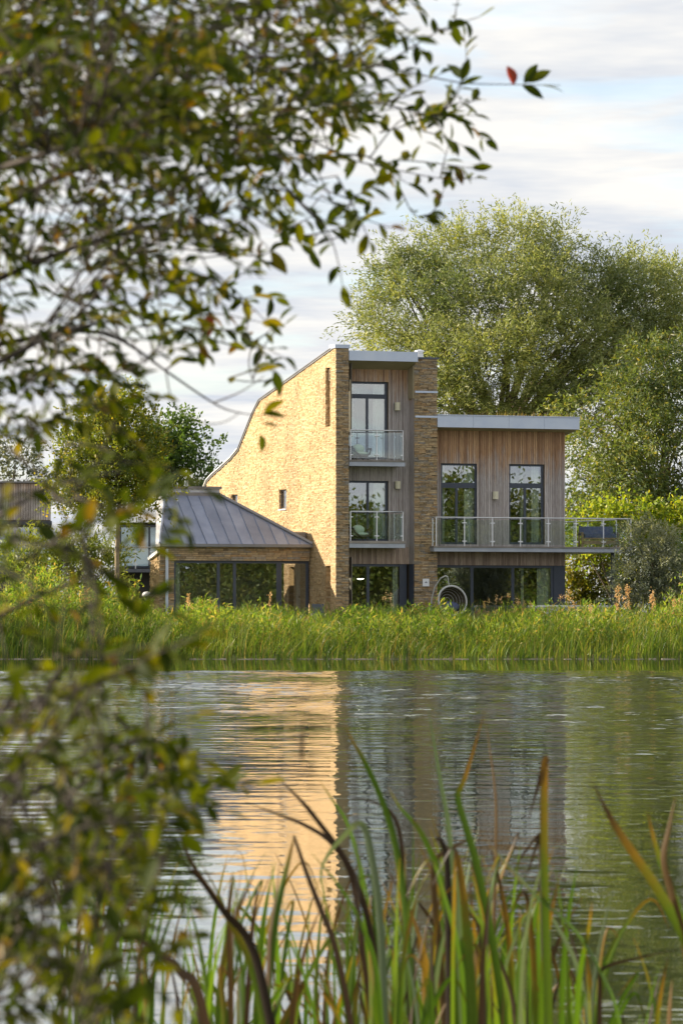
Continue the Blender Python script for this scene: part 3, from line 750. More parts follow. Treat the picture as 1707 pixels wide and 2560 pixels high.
# lantern box on the flat top, vent pipe, little upstand by the gable
zl0 = ztop+.01
ub = hp(421, 1230, vr)[0]
bx = MB().box(ub, trr+.02, vr+.02, vbk-.05, zl0, zl0+.12).build('roof_lantern', M['zincdark'], wing, off=EO)
MB().box(ub+.05, trr-.0, vr+.06, vbk-.09, zl0+.123, zl0+.24).build('lantern_glazing', M['zinc'], bx, off=EO)
MB().box(ub-.12, trr+.05, vr-.02, vbk+.0, zl0+.243, zl0+.34).build('lantern_cap', M['zincdark'], bx, off=EO)
uvp = hp(466, 1210, vbk-.3)[0]; MB().tube([(uvp, vbk-.3, zl0+.34), (uvp, vbk-.3, zl0+.56)], .07, 10).build('vent_pipe', M['zinc'], wing, off=EO)
uu0, zz0 = hp(736, 1341, ve+.5); uu1, zz1 = hp(768, 1333, ve+.5)
MB().box(uu0, -.05, ve+.5, ve+1.2, zEv, zz1+.04).build('valley_upstand', M['zincdark'], wing, off=EO)
# downpipe and outer buttress with sloping coping
udp = eu(414.5); MB().tube([(udp, VE-.12, GZ-.3), (udp, VE-.12, zE-.15)], .055, 10).build('downpipe', M['zinc'], wing, off=EO)
zcp0 = hp(399, 1381, VE)[1]; zcp1 = gp(376, 1400, eu0)[1]
MB().prism([(VE+.03, zcp0-.02), (VE+ED+.06, zcp1-.02), (VE+ED+.06, zcp1+.09), (VE+.03, zcp0+.09)], eu0-.09, eu0+.2, 0).build('coping', M['white'], wing, off=EO)
place_stones([(gs2, M['litstone']), (est, M['stone'])], wing, EO)

# ------------------------------------------------------------------ things on and around the house
def loc(u, v, z): return Vector((P0.x + CU*u - SU*v, P0.y + SU*u + CU*v, z))
def balcony_chair(px, v, zd_, label):
    u = hp(px, 1200, v)[0]
    t_ = thing('lounge_chair', label, 'chair', loc(u, v, zd_), TH, 'lounge chairs on the bay balconies')
    # dark curved cradle and round pale cushion
    fr = MB()
    for sgn in (-1, 1):
        pts = [(-.36, sgn*.2, .46), (-.24, sgn*.22, .28), (-.05, sgn*.22, .16), (.15, sgn*.22, .14), (.30, sgn*.2, .22), (.36, sgn*.17, .40)]
        fr.tube(pts, .035, 7)
    fr.tube([(-.36,-.2,.46),(-.37,0,.47),(-.36,.2,.46)], .035, 7); fr.tube([(.36,-.17,.40),(.37,0,.41),(.36,.17,.40)], .035, 7)
    fr.build('cradle', M['wicker'], t_, True)
    for sx, sy in ((-1,-1),(-1,1),(1,-1),(1,1)): MB().tube([(sx*.12, sy*.2, .17), (sx*.24, sy*.22, 0)], .018, 6).build('leg', M['wicker'], t_)
    se = MB(); se.ball((.02, 0, .24), (.32, .21, .08), 14, 8); se.build('seat_cushion', M['mint'], t_, True)
    bk = MB(); bk.ball((-.06, .02, .40), (.25, .17, .17), 14, 8); bk.build('back_cushion', M['mint'], t_, True)
balcony_chair(899, .3, ZD1, 'lounge chair with pale green cushion on the upper bay balcony')
balcony_chair(899, .3, ZD2, 'lounge chair with pale green cushion on the middle bay balcony')
# terrace bench sofa
us = hp(1496, 1350, 1.6)[0]
sf = thing('garden_sofa', 'navy cushioned wooden sofa on the terrace behind glass', 'sofa', loc(us, 1.6, zd), TH+R(-14))
MB().box(-.62,.62,-.35,.35,.30,.36).build('seat_base', M['teak'], sf)
MB().box(-.58,.58,-.36,.28,.362,.50).build('seat_cushion', M['navy'], sf)
MB().prism([(.22,.44),(.36,.44),(.44,.76),(.32,.78)], -.66, .58, 0).build('back_cushion', M['navy'], sf)
for sx in (-1,1):
    MB().box(sx*.66-.035, sx*.66+.035, -.36, .36, .52, .56).build('armrest', M['teak'], sf)
    for sy in (-.32,.32): MB().box(sx*.66-.035, sx*.66+.035, sy-.035, sy+.035, 0, .519).build('leg', M['teak'], sf)
MB().box(-.62,.62,-.37,-.33,.12,.26).build('front_slat', M['teak'], sf)
# hanging egg chair
vh = -1.2; uc, zc_ = hp(1131, 1502, vh)
hc = thing('hanging_chair', 'round grey hoop hanging chair with dark cushion on the ground terrace', 'hanging chair', loc(uc, vh, GZ-.2), TH)
c0 = Vector((0, 0, zc_-(GZ-.2)))
def ell(t_, k=1.0, dv=0): # tilted hoop
    a, b = .55*k, .50*k; x, y = a*math.cos(t_), b*math.sin(t_); r_ = R(-35)
    return (c0.x + x*math.cos(r_)-y*math.sin(r_), dv, c0.z + x*math.sin(r_)+y*math.cos(r_))
MB().tube([ell(i*2*math.pi/40) for i in range(40)], .035, 8, True).build('hoop', M['ringgrey'], hc, True)
for j in range(1, 7):
    k_ = math.cos(j/7*math.pi/2); MB().tube([ell(i*2*math.pi/32, k_, .5*math.sin(j/7*math.pi/2)) for i in range(32)], .011, 5, True).build('basket_ring', M['ringgrey'], hc, True)
mb = MB()
for i in range(14):
    an = i*2*math.pi/14; mb.tube([ell(an, math.cos(s_), .5*math.sin(s_)) for s_ in np.linspace(0, 1.5, 6)], .006, 4)
mb.build('basket_ribs', M['wicker'], hc)
sh = MB(); nn_ = 20; vs = []; 
for s_ in np.linspace(.05, 1.5, 7): vs += [ell(i*2*math.pi/nn_, math.cos(s_)*.985, .5*math.sin(s_)+.012) for i in range(nn_)]
sh.add(vs, [(j*nn_+i, j*nn_+(i+1) % nn_, (j+1)*nn_+(i+1) % nn_, (j+1)*nn_+i) for j in range(6) for i in range(nn_)]).build('basket', M['wicker'], hc, True)
MB().ball((c0.x-.02, .22, c0.z-.22), (.38,.2,.2), 14, 8).build('cushion', M['navy'], hc, True)
uh, zh_ = hp(1119, 1442, vh); hk = Vector((uh-uc, 0, zh_-(GZ-.2)))
MB().tube([(hk.x, 0, hk.z), (hk.x+.02, 0, hk.z-.14), (hk.x+.05, 0, c0.z+.50)], .013, 6).build('chain', M['steel'], hc)
MB().tube([(hk.x, 0, hk.z), (hk.x-.07, .05, hk.z+.03), (hk.x-.18, .2, hk.z-.05), (hk.x-.3, .45, hk.z-.35), (hk.x-.36, .62, hk.z-.8), (hk.x-.3, .7, .04), (hk.x, .5, .03), (hk.x+.3, .3, .03)], .026, 8).build('stand', M['ringgrey'], hc, True)
# fire bowl, white low wall, domed garden light, garden chair
ub_, zb_ = hp(1203, 1535, -2.0)
fb = thing('fire_bowl', 'rusty round fire bowl half hidden by the reeds', 'fire bowl', loc(ub_, -2.0, GZ-.2), TH)
mb = MB(); mb.ball((0,0,.55), (.30,.30,.30), 16, 10); mb.build('bowl', M['rust'], fb, True)
MB().tube([(0,0,.8),(0,0,.86)], [.16,.15], 14).build('rim', M['rust'], fb)
for i in range(3):
    an = i*2.09; MB().tube([(.2*math.cos(an), .2*math.sin(an), .35), (.26*math.cos(an), .26*math.sin(an), 0)], .02, 6).build('leg', M['rust'], fb)
ua, za = hp(1331, 1513, -1.6); ub_, _ = hp(1527, 1513, -1.6)
lw = thing('low_wall', 'long low pale wall with flat top at the edge of the reeds', 'wall', loc(ua, -1.6, GZ-.3), TH)
MB().box(0, ub_-ua, 0, .3, 0, za-GZ+.22).build('wall', plain('pale_render', (.5,.5,.52), (.6,.6,.61), 2, .8), lw)
MB().box(-.03, ub_-ua+.03, -.04, .34, za-GZ+.223, za-GZ+.30).build('coping', M['white'], lw)
p = at(367, 1545, 154.5); zt_ = at(367, 1479, 154.5).z
gl_ = thing('garden_light', 'small white domed garden light left of the low wing', 'lamp', (p.x, p.y, 1.0))
hgl = zt_-1.0
mb = MB(); mb.tube([(0,0,hgl-.16),(0,0,hgl-.08),(0,0,hgl-.02),(0,0,hgl)], [.17,.16,.10,.02], 14); mb.build('dome', M['white'], gl_, True)
MB().tube([(0,0,0),(0,0,hgl-.17)], .05, 10).build('post', M['darksteel'], gl_)
ugc, _ = hp(800, 1500, -.5)
gc = thing('garden_chair', 'dark garden chair behind the reeds below the stone pier', 'chair', loc(ugc, -.5, GZ), TH)
MB().box(-.22,.22,-.22,.22,.42,.46).build('seat', M['darksteel'], gc); MB().box(-.22,.22,.19,.23,.461,.86).build('backrest', M['darksteel'], gc)
for sx in (-1,1):
    for sy in (-1,1): MB().box(sx*.2-.02, sx*.2+.02, sy*.2-.02, sy*.2+.02, 0, .419).build('leg', M['darksteel'], gc)
# pendant lamp in the ground floor bay (lit in the photograph)
em, t, out = newmat('lit_lamp'); e_ = N(t, 'ShaderNodeEmission', {0: (1,.93,.75,1), 1: 6.0}); t.links.new(e_.outputs[0], out.inputs[0])
upn, zpn = hp(901, 1443, 2.2)
pl = thing('pendant_lamp', 'lit pendant lamp inside the ground floor bay room', 'lamp', loc(upn, 2.2, zpn), TH)
MB().tube([(0,0,.05),(0,0,.75)], .012, 6).build('cord', M['darksteel'], pl)
MB().tube([(0,0,-.05),(0,0,.05)], [.16,.05], 14).build('shade', M['darksteel'], pl); MB().ball((0,0,-.05), (.13,.13,.04), 12, 6).build('bulb', em, pl)

# ------------------------------------------------------------------ neighbouring house
p = at(-60, 1545, 182)
nh = thing('neighbour_house', 'dark timber and glass neighbouring house behind the left trees', 'house', (p.x, p.y, 0), R(4))
sc = 182/F
X = lambda px: (px+60)*sc; Z = lambda py: CAMZ+(HOR-py)*sc
mb = MB(); mb.box(X(-160), X(126), .04, 8, Z(1302), Z(1207)); mb.build('upper_wall', M['mortar'], nh)
nbd = 46
for i in range(nbd):
    a = X(-160)+i*(X(126)-X(-160))/nbd; MB().box(a+.004, a+.09*1.0, -.02 if i % 2 else 0, .038, Z(1300), Z(1209)).build('board', M['timber'], nh)
MB().box(X(-165), X(129), -.1, 8.1, Z(1207)+.003, Z(1203)).build('roof', M['zincdark'], nh)
MB().box(X(-160), X(129), -.08, 8, Z(1312), Z(1302)-.003).build('floor_edge', M['frame'], nh)
window(nh, .5, X(-160), X(118), Z(1420), Z(1313), [X(-60), X(20), X(75)], [], [(X(84), X(104))], label='wide glazing under the timber storey', depth=4, rw=0)
MB().box(X(-160), X(124), .5, 8, 0, Z(1422)).build('base_wall', M['frame'], nh)
bp = MB().box(X(-160), X(150), -.9, .49, Z(1436), Z(1424)).build('balcony', M['darksteel'], nh)
railing(bp, [(X(-155), -.85), (X(148), -.85)], Z(1424)+.002, Z(1362)-Z(1424), [4])
mb = MB().box(X(300), X(420), 2.0, 7, 0, Z(1424)); mb.build('dark_gap', M['black'], nh)  # solid box below the screen, its black colour stands for a shaded gap
o = window(nh, 1.9, X(300), X(420), Z(1418), Z(1310), [X(376)], [], [], depth=3, rw=0, glass='frost', label='pale glass screen beside the low wing')
MB().box(X(304), X(416), 2.2, 2.23, Z(1416), Z(1312)).build('blind', plain('pale_blind', (.55,.66,.72), (.66,.75,.8), 2, .6), o)
bp = MB().box(X(296), X(425), .9, 1.88, Z(1430), Z(1421)).build('balcony', M['darksteel'], nh)
railing(bp, [(X(298), .95), (X(423), .95)], Z(1421)+.002, Z(1367)-Z(1421), [3])

# ------------------------------------------------------------------ foliage
def unit(a): return a/np.maximum(np.linalg.norm(a, axis=1, keepdims=True), 1e-9)
def leaf_cards(pos, dirs, Ls, Ws, flat=None):
    n = len(pos); r = rng.normal(size=(n,3)); side = unit(np.cross(dirs, r))
    L_ = Ls[:,None]; W_ = Ws[:,None]
    V = np.empty((n,4,3)); V[:,0] = pos; V[:,1] = pos+dirs*L_*.45+side*W_; V[:,2] = pos+dirs*L_; V[:,3] = pos+dirs*L_*.45-side*W_
    return V.reshape(-1,3), np.arange(n*4).reshape(-1,4)
def crown(blobs, per_m2, clump_r, per_clump, Lr, wr, up=.3, out_=.8, jit=.7, droop=0, inner=.5):
    P_, D_ = [], []
    for (c, r) in blobs:
        c = np.array(c); r = np.array(r if hasattr(r, '__len__') else (r, r, r), float)
        n = max(4, int(per_m2*4*math.pi*np.mean(r)**2))
        d = unit(rng.normal(size=(n,3))); rad = inner+(1-inner)*rng.random((n,1))**.6
        rad *= 1+.16*np.sin(d[:,:1]*5+c[0])*np.cos(d[:,2:]*6+c[1])
        cc = c + d*r*rad
        k = per_clump
        pp = np.repeat(cc, k, 0) + rng.normal(size=(n*k,3))*clump_r*np.array((1,1,.8))
        dd = np.repeat(d, k, 0)*out_ + np.array((0,0,up)) + rng.normal(size=(n*k,3))*jit
        dd[:,2] -= droop
        P_.append(pp); D_.append(unit(dd))
    pos = np.concatenate(P_); dirs = np.concatenate(D_); n = len(pos)
    keep = pos[:,2] > .4; pos, dirs = pos[keep], dirs[keep]; n = len(pos)
    return leaf_cards(pos, dirs, rng.uniform(*Lr, n), rng.uniform(*wr, n))
def sprays(starts, dirs, lens, k, droop, jit, Lr, wr, out_=.7, width=.12):
    n = len(starts); t_ = (np.arange(k)+rng.random((n,k)))/k
    P_ = starts[:,None,:] + dirs[:,None,:]*(lens[:,None]*t_)[:,:,None]
    P_[:,:,2] -= droop*(lens[:,None]*t_**2)
    P_ += rng.normal(size=P_.shape)*(width*lens[:,None]*(1.1-.7*t_))[:,:,None]
    D = dirs[:,None,:]*out_ + rng.normal(size=P_.shape)*jit; D[:,:,2] -= droop*1.2*t_
    P_ = P_.reshape(-1,3); D = unit(D.reshape(-1,3)); tone = np.repeat(np.clip(rng.normal(.5,.2,n)+(TONE if TONE is not None and len(TONE) == n else 0),0,1), k)
    keep = P_[:,2] > .3; P_, D, tone = P_[keep], D[keep], tone[keep]; m = len(P_)
    V, Fq = leaf_cards(P_, D, rng.uniform(*Lr, m), rng.uniform(*wr, m))
    return V, Fq, np.repeat(tone, 4)
TONE = None
def spray_crown(blobs, per_m2=6, k=26, lens=(.7,1.6), droop=.25, jit=.45, Lr=(.12,.26), wr=(.016,.03), up=.5, inner=.25, width=.12, gap=1.0, cut=-1.0):
    S_, D_ = [], []
    for c, r in blobs:
        c = np.array(c); r = np.array(r if hasattr(r, '__len__') else (r,)*3, float); n = max(5, int(per_m2*4*math.pi*np.mean(r)**2))
        d = unit(rng.normal(size=(n,3))); rad = inner+(1-inner)*rng.random((n,1))**.55
        S_.append(c+d*r*rad*.9); D_.append(unit(d*.8+np.array((0,0,up))+rng.normal(size=(n,3))*.35))
    S_ = np.concatenate(S_); D_ = np.concatenate(D_)
    ph = rng.uniform(0, 6.28, 6); q = gap
    g = np.sin(S_[:,0]*1.9/q+ph[0]+np.sin(S_[:,2]*1.1/q))+np.sin(S_[:,1]*1.7/q+ph[1])+np.sin(S_[:,2]*2.3/q+ph[2]+np.sin(S_[:,0]*1.3/q))
    kp = g > cut; S_, D_, g = S_[kp], D_[kp], g[kp]
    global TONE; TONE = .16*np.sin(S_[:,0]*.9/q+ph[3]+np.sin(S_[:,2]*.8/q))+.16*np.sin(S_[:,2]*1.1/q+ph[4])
    return sprays(S_, D_, rng.uniform(*lens, len(S_)), k, droop, jit, Lr, wr, width=width)
def toned(o, tone):
    a = o.data.attributes.new('tone', 'FLOAT', 'POINT'); a.data.foreach_set('value', tone.astype(np.float32)); return o
def pxblobs(lst, Y, flatten=.8):
    res = []
    for b in lst:
        px, py, r = b[:3]; dy_ = b[3] if len(b) > 3 else 0
        rm = r*(Y+dy_)/F; p = at(px, py, Y+dy_); res.append(((p.x, p.y, p.z), (rm, rm*flatten, rm*(b[4] if len(b) > 4 else .9))))
    return res
def bend(a, b, n=6, k=.12, up=.1):
    a, b = Vector(a), Vector(b); d = (b-a).length
    o1 = Vector((random.uniform(-1,1), random.uniform(-1,1), random.uniform(-.3,1)))*k*d
    return [a.lerp(b, i/(n-1)) + o1*math.sin(math.pi*i/(n-1)) + Vector((0,0,up*d*math.sin(math.pi*i/(n-1)))) for i in range(n)]
def tufts(blobs, k=6, f=.56):
    res = []
    for c, r in blobs:
        for i in range(k):
            d = unit(rng.normal(size=(1,3)))[0]; q = np.array(c)+d*np.array(r)*rng.uniform(.3,.95); s_ = f*rng.uniform(.65,1.2)
            res.append((tuple(q), tuple(np.array(r)*s_)))
    return res
def tree(name, label, base, fork, blobs, mat, bark, tr=.25, group=None, cat='tree', **k):
    base = Vector(base); fork = Vector(fork)
    t_ = thing(name, label, cat, base, 0, group)
    mb = MB(); pts = bend(base, fork, 7, .03, 0); mb.tube([p-base for p in pts], list(np.linspace(tr, tr*.7, 7)), 9)
    mb.build('trunk', bark, t_, True)
    mb = MB()
    for (c, r) in blobs:
        pts = bend(fork-Vector((0,0,.1)), c, 7, .1, .06); mb.tube([p-base for p in pts], list(np.linspace(tr*.32, tr*.05, 7)), 6)
        for i in range(4):
            e = Vector(c)+Vector(rng.normal(size=3)).normalized()*float(np.mean(r))*.85; pts = bend(pts[4], e, 5, .1, .05); mb.tube([p-base for p in pts], list(np.linspace(tr*.11, tr*.025, 5)), 5); pts = bend(fork, c, 7, .1, .06)
    if blobs: mb.build('limbs', bark, t_, True)
    V, Fq, tone = spray_crown(blobs, **k)
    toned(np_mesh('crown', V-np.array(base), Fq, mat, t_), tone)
    return t_
M['willow'] = leaf_mat('willow_leaves', [(0,(.14,.175,.05)),(.3,(.195,.23,.07)),(.6,(.26,.285,.11)),(.85,(.33,.345,.17)),(1,(.28,.26,.055))], .4, .5, .4, (1.15,1.18,.65), tone=True)
M['poplar'] = leaf_mat('poplar_leaves', [(0,(.07,.11,.03)),(.4,(.105,.15,.04)),(.75,(.14,.18,.055)),(1,(.21,.19,.045))], .4, .5, .4, tone=True)
M['yellow'] = leaf_mat('yellowing_leaves', [(0,(.13,.20,.02)),(.4,(.20,.28,.025)),(.75,(.28,.34,.035)),(1,(.36,.32,.04))], .5, tone=True)
M['olive'] = leaf_mat('olive_leaves', [(0,(.08,.11,.014)),(.5,(.14,.16,.02)),(1,(.24,.2,.03))], .45, tone=True)
M['greyleaf'] = leaf_mat('silver_leaves', [(0,(.11,.13,.085)),(.5,(.16,.18,.125)),(1,(.22,.24,.18))], .25, .5, tone=True)
M['ash'] = leaf_mat('rowan_leaves', [(0,(.085,.125,.016)),(.5,(.15,.19,.024)),(.85,(.23,.26,.035)),(1,(.32,.25,.03))], .5, tone=True)
M['herbgreen'] = leaf_mat('pale_shrub_leaves', [(0,(.14,.20,.04)),(.5,(.22,.28,.06)),(1,(.32,.34,.09))], .45, tone=True)
M['deep'] = leaf_mat('deep_green_leaves', [(0,(.05,.10,.022)),(.5,(.08,.145,.03)),(1,(.12,.18,.045))], .45, tone=True)

Yw = 190
b = pxblobs([(1290,625,95),(1380,640,80,1),(1150,670,115),(1040,705,90),(992,690,64),(988,790,84,-1),(945,830,48),(1060,800,110,-2),(1200,770,120,-3),(1330,745,120,-2),(1450,715,105),(1540,750,100),(1620,800,90,1),(1680,760,80,3),
             (1130,900,100,-4),(1240,880,100,-5),(1360,870,95,-4),(1470,840,90,-3),(1010,900,80,-2),(1180,980,90,-4),(1290,990,90,-4),(1400,960,80,-3),(1100,1000,80,-3),(1560,880,80,-1),(1020,990,60,0),(1600,700,60,2),(1640,860,80,1),(1700,840,80,2),(1540,960,70,0),(1560,680,45,2),(1690,700,60,4),(1470,1000,70,-2),(1500,930,60,-2),(1420,1060,60,-4)], Yw)
bs = at(1260, 1545, Yw); bs.z = 1.0; fk = at(1240, 1120, Yw)
tree('willow_tree', 'huge pale willow with feathery crown rising behind the house', bs, fk, b, M['willow'], M['bark'], .42, per_m2=6.4, cut=-1.25, k=38, lens=(.8,2.0), droop=.22, Lr=(.13,.26), wr=(.017,.030), up=.55)
b = pxblobs([(1640,930,85),(1700,900,90,2),(1590,990,80,-1),(1690,1030,100),(1540,1060,75,-2),(1620,1110,100,-2),(1500,1130,75,-2),(1560,1190,85,-3),(1680,1180,100,-1),(1470,1210,60,-2),(1530,1270,60,-3),(1440,1280,45,-1),(1750,1000,110,2),(1740,1250,90),(1640,1260,70,-1),(1455,1110,50,0),(1450,1040,45,1),(1500,1040,60,2),(1440,1190,60,3),(1480,1290,60,3),(1560,1000,60,2)], 180)
bs = at(1640, 1545, 180); bs.z = 1.0; fk = at(1640, 1290, 180)
tree('poplar_tree', 'dark green tree filling the right edge beyond the terrace', bs, fk, b, M['poplar'], M['bark'], .28, per_m2=5.6, k=34, lens=(.8,2.0), droop=.55, Lr=(.14,.28), wr=(.022,.042), up=.15, jit=.6)
b = pxblobs([(235,1040,45),(300,1035,50),(250,1090,65),(330,1085,60),(190,1130,55),(290,1140,75,-1),(370,1140,50),(210,1200,65),(300,1210,80,-1),(360,1220,50),(170,1240,45),(240,1260,60),(330,1270,45),(305,1005,28),(200,1290,40)], 156, .9)
bs = at(297, 1545, 156); bs.z = .9; fk = at(302, 1215, 156)
tree('rowan_tree', 'slender yellowing tree with thin pale trunk left of the low wing', bs, fk, b, M['ash'], M["palebark"], .095, gap=.6, cut=-1.7, per_m2=13, k=22, lens=(.5,1.2), droop=.1, Lr=(.09,.17), wr=(.025,.045), up=.8, jit=.7)
b = pxblobs([(430,1090,40),(395,1130,55),(470,1110,40),(450,1160,60),(505,1135,35),(370,1185,60),(500,1190,50),(420,1200,60)], 205)
bs = at(440, 1545, 205); bs.z = 1; fk = at(440, 1300, 205)
tree('maple_tree', 'small deep green tree showing between the slender tree and the gable', bs, fk, b, M['deep'], M['bark'], .15, per_m2=6, k=24, lens=(.7,1.6), droop=.15, Lr=(.14,.26), wr=(.04,.07), jit=.7)
b = pxblobs([(20,1180,60),(70,1200,45),(-40,1170,70),(40,1140,35)], 240)
bs = at(20, 1545, 240); bs.z = 1; fk = at(20, 1330, 240)
tree('distant_tree', 'hazy grey green tree far off above the neighbouring roof', bs, fk, b, M['greyleaf'], M['bark'], .2, per_m2=2.5, k=20, lens=(.8,1.8), Lr=(.2,.35), wr=(.04,.07))
def shrub(name, label, blobs_px, Y, mat, **k):
    k = dict(dict(cut=-1.6, gap=.5, per_m2=10, k=20, lens=(.4,1.1), Lr=(.1,.2), wr=(.02,.04)), **k)
    b = pxblobs(blobs_px, Y); cx = np.mean([x[0][0] for x in b]); base = Vector((cx, Y, terrain(Y)))
    t_ = thing(name, label, 'shrub', base)
    mb = MB()
    for c, r in b:
        pts = bend(base+Vector((random.uniform(-.2,.2),0,-.1)), c, 6, .1, .05); mb.tube([p-base for p in pts], list(np.linspace(.05,.012,6)), 5)
    mb.build('stems', M['bark'], t_)
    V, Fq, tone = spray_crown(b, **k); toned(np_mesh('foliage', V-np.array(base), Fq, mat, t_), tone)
shrub('hazel_shrub', 'bright yellow green shrub behind the terrace railing', [(1490,1310,45),(1550,1295,45),(1610,1300,50),(1680,1310,60),(1480,1360,45),(1560,1350,55),(1650,1360,60),(1720,1340,60),(1440,1340,35)], 171, M['yellow'], per_m2=9, k=20, lens=(.5,1.3), Lr=(.12,.22), wr=(.035,.065), jit=.7)
shrub('willow_shrub', 'rounded silver grey willow shrub beside the terrace post', [(1620,1370,65),(1650,1430,75),(1590,1450,60),(1640,1500,70),(1570,1500,40),(1690,1480,50)], 154.5, M['greyleaf'], per_m2=14, k=28, Lr=(.1,.2), wr=(.012,.022), up=.7)
shrub('beech_hedge', 'tall olive hedge seen under the terrace balcony', [(1440,1410,45),(1500,1400,45),(1430,1480,50),(1500,1480,55),(1550,1440,40),(1460,1530,50)], 174, M['olive'], per_m2=16, k=20, Lr=(.1,.18), wr=(.03,.05), droop=.5, up=.2, jit=.7)
shrub('hawthorn_shrub', 'dark shrub at the right edge behind the silver shrub', [(1700,1420,60),(1720,1490,70),(1690,1380,45)], 160, M['deep'], Lr=(.1,.18), wr=(.03,.05), jit=.7)
shrub('dogwood_shrub', 'pale green leafy shrub under the slender tree', [(60,1400,60),(120,1420,70),(200,1400,65),(260,1430,60),(170,1490,65),(90,1500,50),(250,1510,50),(40,1460,50)], 158, M['herbgreen'], per_m2=10, k=22, lens=(.5,1.3), Lr=(.14,.28), wr=(.018,.032), up=.9)
shrub('privet_shrub', 'small green shrub between the slender tree and the low wing', [(335,1495,28),(330,1525,36),(368,1535,28)], 160, M['deep'], per_m2=6, lens=(.3,.8), Lr=(.08,.15), wr=(.02,.035), jit=.7)
# wood along the right bank, out of the picture but mirrored in the windows
P_ = []
for i in range(56):
    x = 55+random.uniform(0,70); y = 14+i*1.9+random.uniform(-6,6)
    h = random.uniform(6.8,9.3)
    P_ += [((x+random.uniform(-1.5,1.5), y, z_), (3.2,3.2,2.4)) for z_ in (2.2, h*.55, h-1.8)]
V, Fq = crown(P_, 1.6, .6, 14, (.24,.40), (.07,.11)); 
tag(np_mesh('woodland', V, Fq, M['olive']), 'wood along the bank off to the right', kind='stuff')

# ------------------------------------------------------------------ far reed bed
def blades(x, y, z, h, wdt, lean_dir, lean, seg=4):
    """tapered bending blades, one strip each"""
    n = len(x); V = np.empty((n, seg+1, 2, 3)); UV = np.empty((n, seg+1, 2, 2))
    a = rng.uniform(0, math.pi, n); sx, sy = np.cos(a), np.sin(a)*.5
    for i in range(seg+1):
        t_ = i/seg; off_ = lean*t_**2.2
        cx = x + np.cos(lean_dir)*off_; cy = y + np.sin(lean_dir)*off_; cz = z + h*t_*(1-.18*(lean/np.maximum(h,.01))*t_)
        w_ = wdt*(1-t_)**.6*(.6+.4*min(1, t_*4)) if i < seg else wdt*.04
        V[:,i,0] = np.stack([cx-sx*w_, cy-sy*w_, cz], 1); V[:,i,1] = np.stack([cx+sx*w_, cy+sy*w_, cz], 1)
        UV[:,i,:,0] = [0,1]; UV[:,i,:,1] = t_
    base = (np.arange(n)*(seg+1)*2)[:,None]
    f = np.concatenate([base+np.array([[2*i, 2*i+1, 2*i+3, 2*i+2]]) for i in range(seg)], 0)
    return V.reshape(-1,3), f, UV.reshape(-1,2)
M['reed'] = leaf_mat('reed_leaves', [(0,(.08,.15,.018)),(.3,(.13,.215,.025)),(.6,(.20,.285,.04)),(.82,(.31,.34,.07)),(.93,(.42,.34,.12)),(1,(.38,.25,.09))], .45, .45, .4, (1.35,1.3,.5), clump=(.8,(.48,.58,.45)))
M['plume'] = leaf_mat('seed_plumes', [(0,(.52,.33,.14)),(.5,(.70,.48,.23)),(1,(.78,.60,.34))], .35, .8, .1, (1.2,1,.7))
M['herb'] = leaf_mat('bank_herbs', [(0,(.11,.20,.025)),(.45,(.20,.29,.045)),(.75,(.33,.36,.08)),(.93,(.42,.33,.12)),(1,(.38,.22,.09))], .45, .6, .2, clump=(1.1,(.7,.85,.6)), tone=True)
n = 12000
x = rng.uniform(-15, 15, n); y = 147.65 + rng.random(n)**1.3*5.3
px_ = x/150*F + W0/2
hh = 1.42 + .32*np.sin(x*.9+1) * np.sin(x*.37) + .26*np.sin(x*2.3+y) + .2*np.sin(x*5.1+y*1.4) + rng.normal(0, .26, n)
hh *= np.interp(px_, [-500, 0, 330, 420, 900, 1300, 1707, 2200], [1.3,1.25,1.1,.78,.66,.7,.8,.95])
hh = np.clip(hh, .4, 2.6)*np.interp(y, [148.2, 149.2, 153], [.75, 1, .95])
zz = np.maximum(np.array([terrain(v) for v in y])-.05, -.08)
lean = np.abs(rng.normal(.2, .32, n)); ld = np.where(rng.random(n) < .6, rng.uniform(-.6,.6,n), rng.uniform(0,6.28,n))
V, Fq, UV = blades(x, y, zz, hh, rng.uniform(.008,.022,n), ld, lean)
fr_ = (np.sin(x*1.9+.7*np.sin(x*.53))+np.sin(x*4.7+y*.8) > -1.05) | (y > 149.6)
x, y, zz, hh, lean, ld = x[fr_], y[fr_], zz[fr_], hh[fr_], lean[fr_], ld[fr_]; n = len(x)
n2 = 16000   # side leaves arching off the stems
x2 = rng.uniform(-15,15,n2); y2 = 148.3+rng.random(n2)**1.2*4.8; z2 = np.array([terrain(v) for v in y2]) + rng.uniform(.3,1.15,n2)*np.interp(x2/150*F+W0/2, [-500, 330, 420, 1707], [1.3,1.2,.95,1.1])
V2, F2, U2 = blades(x2, y2, z2, rng.uniform(.1,.4,n2), rng.uniform(.010,.024,n2), rng.uniform(0,6.28,n2), rng.uniform(.15,.5,n2), 3)
f1 = np.concatenate([Fq, F2+len(V)])
tag(np_mesh('reed_bed', np.concatenate([V,V2]), f1, M['reed'], uv=np.concatenate([UV,U2])), 'thick band of sunlit reeds along the far bank', kind='stuff')
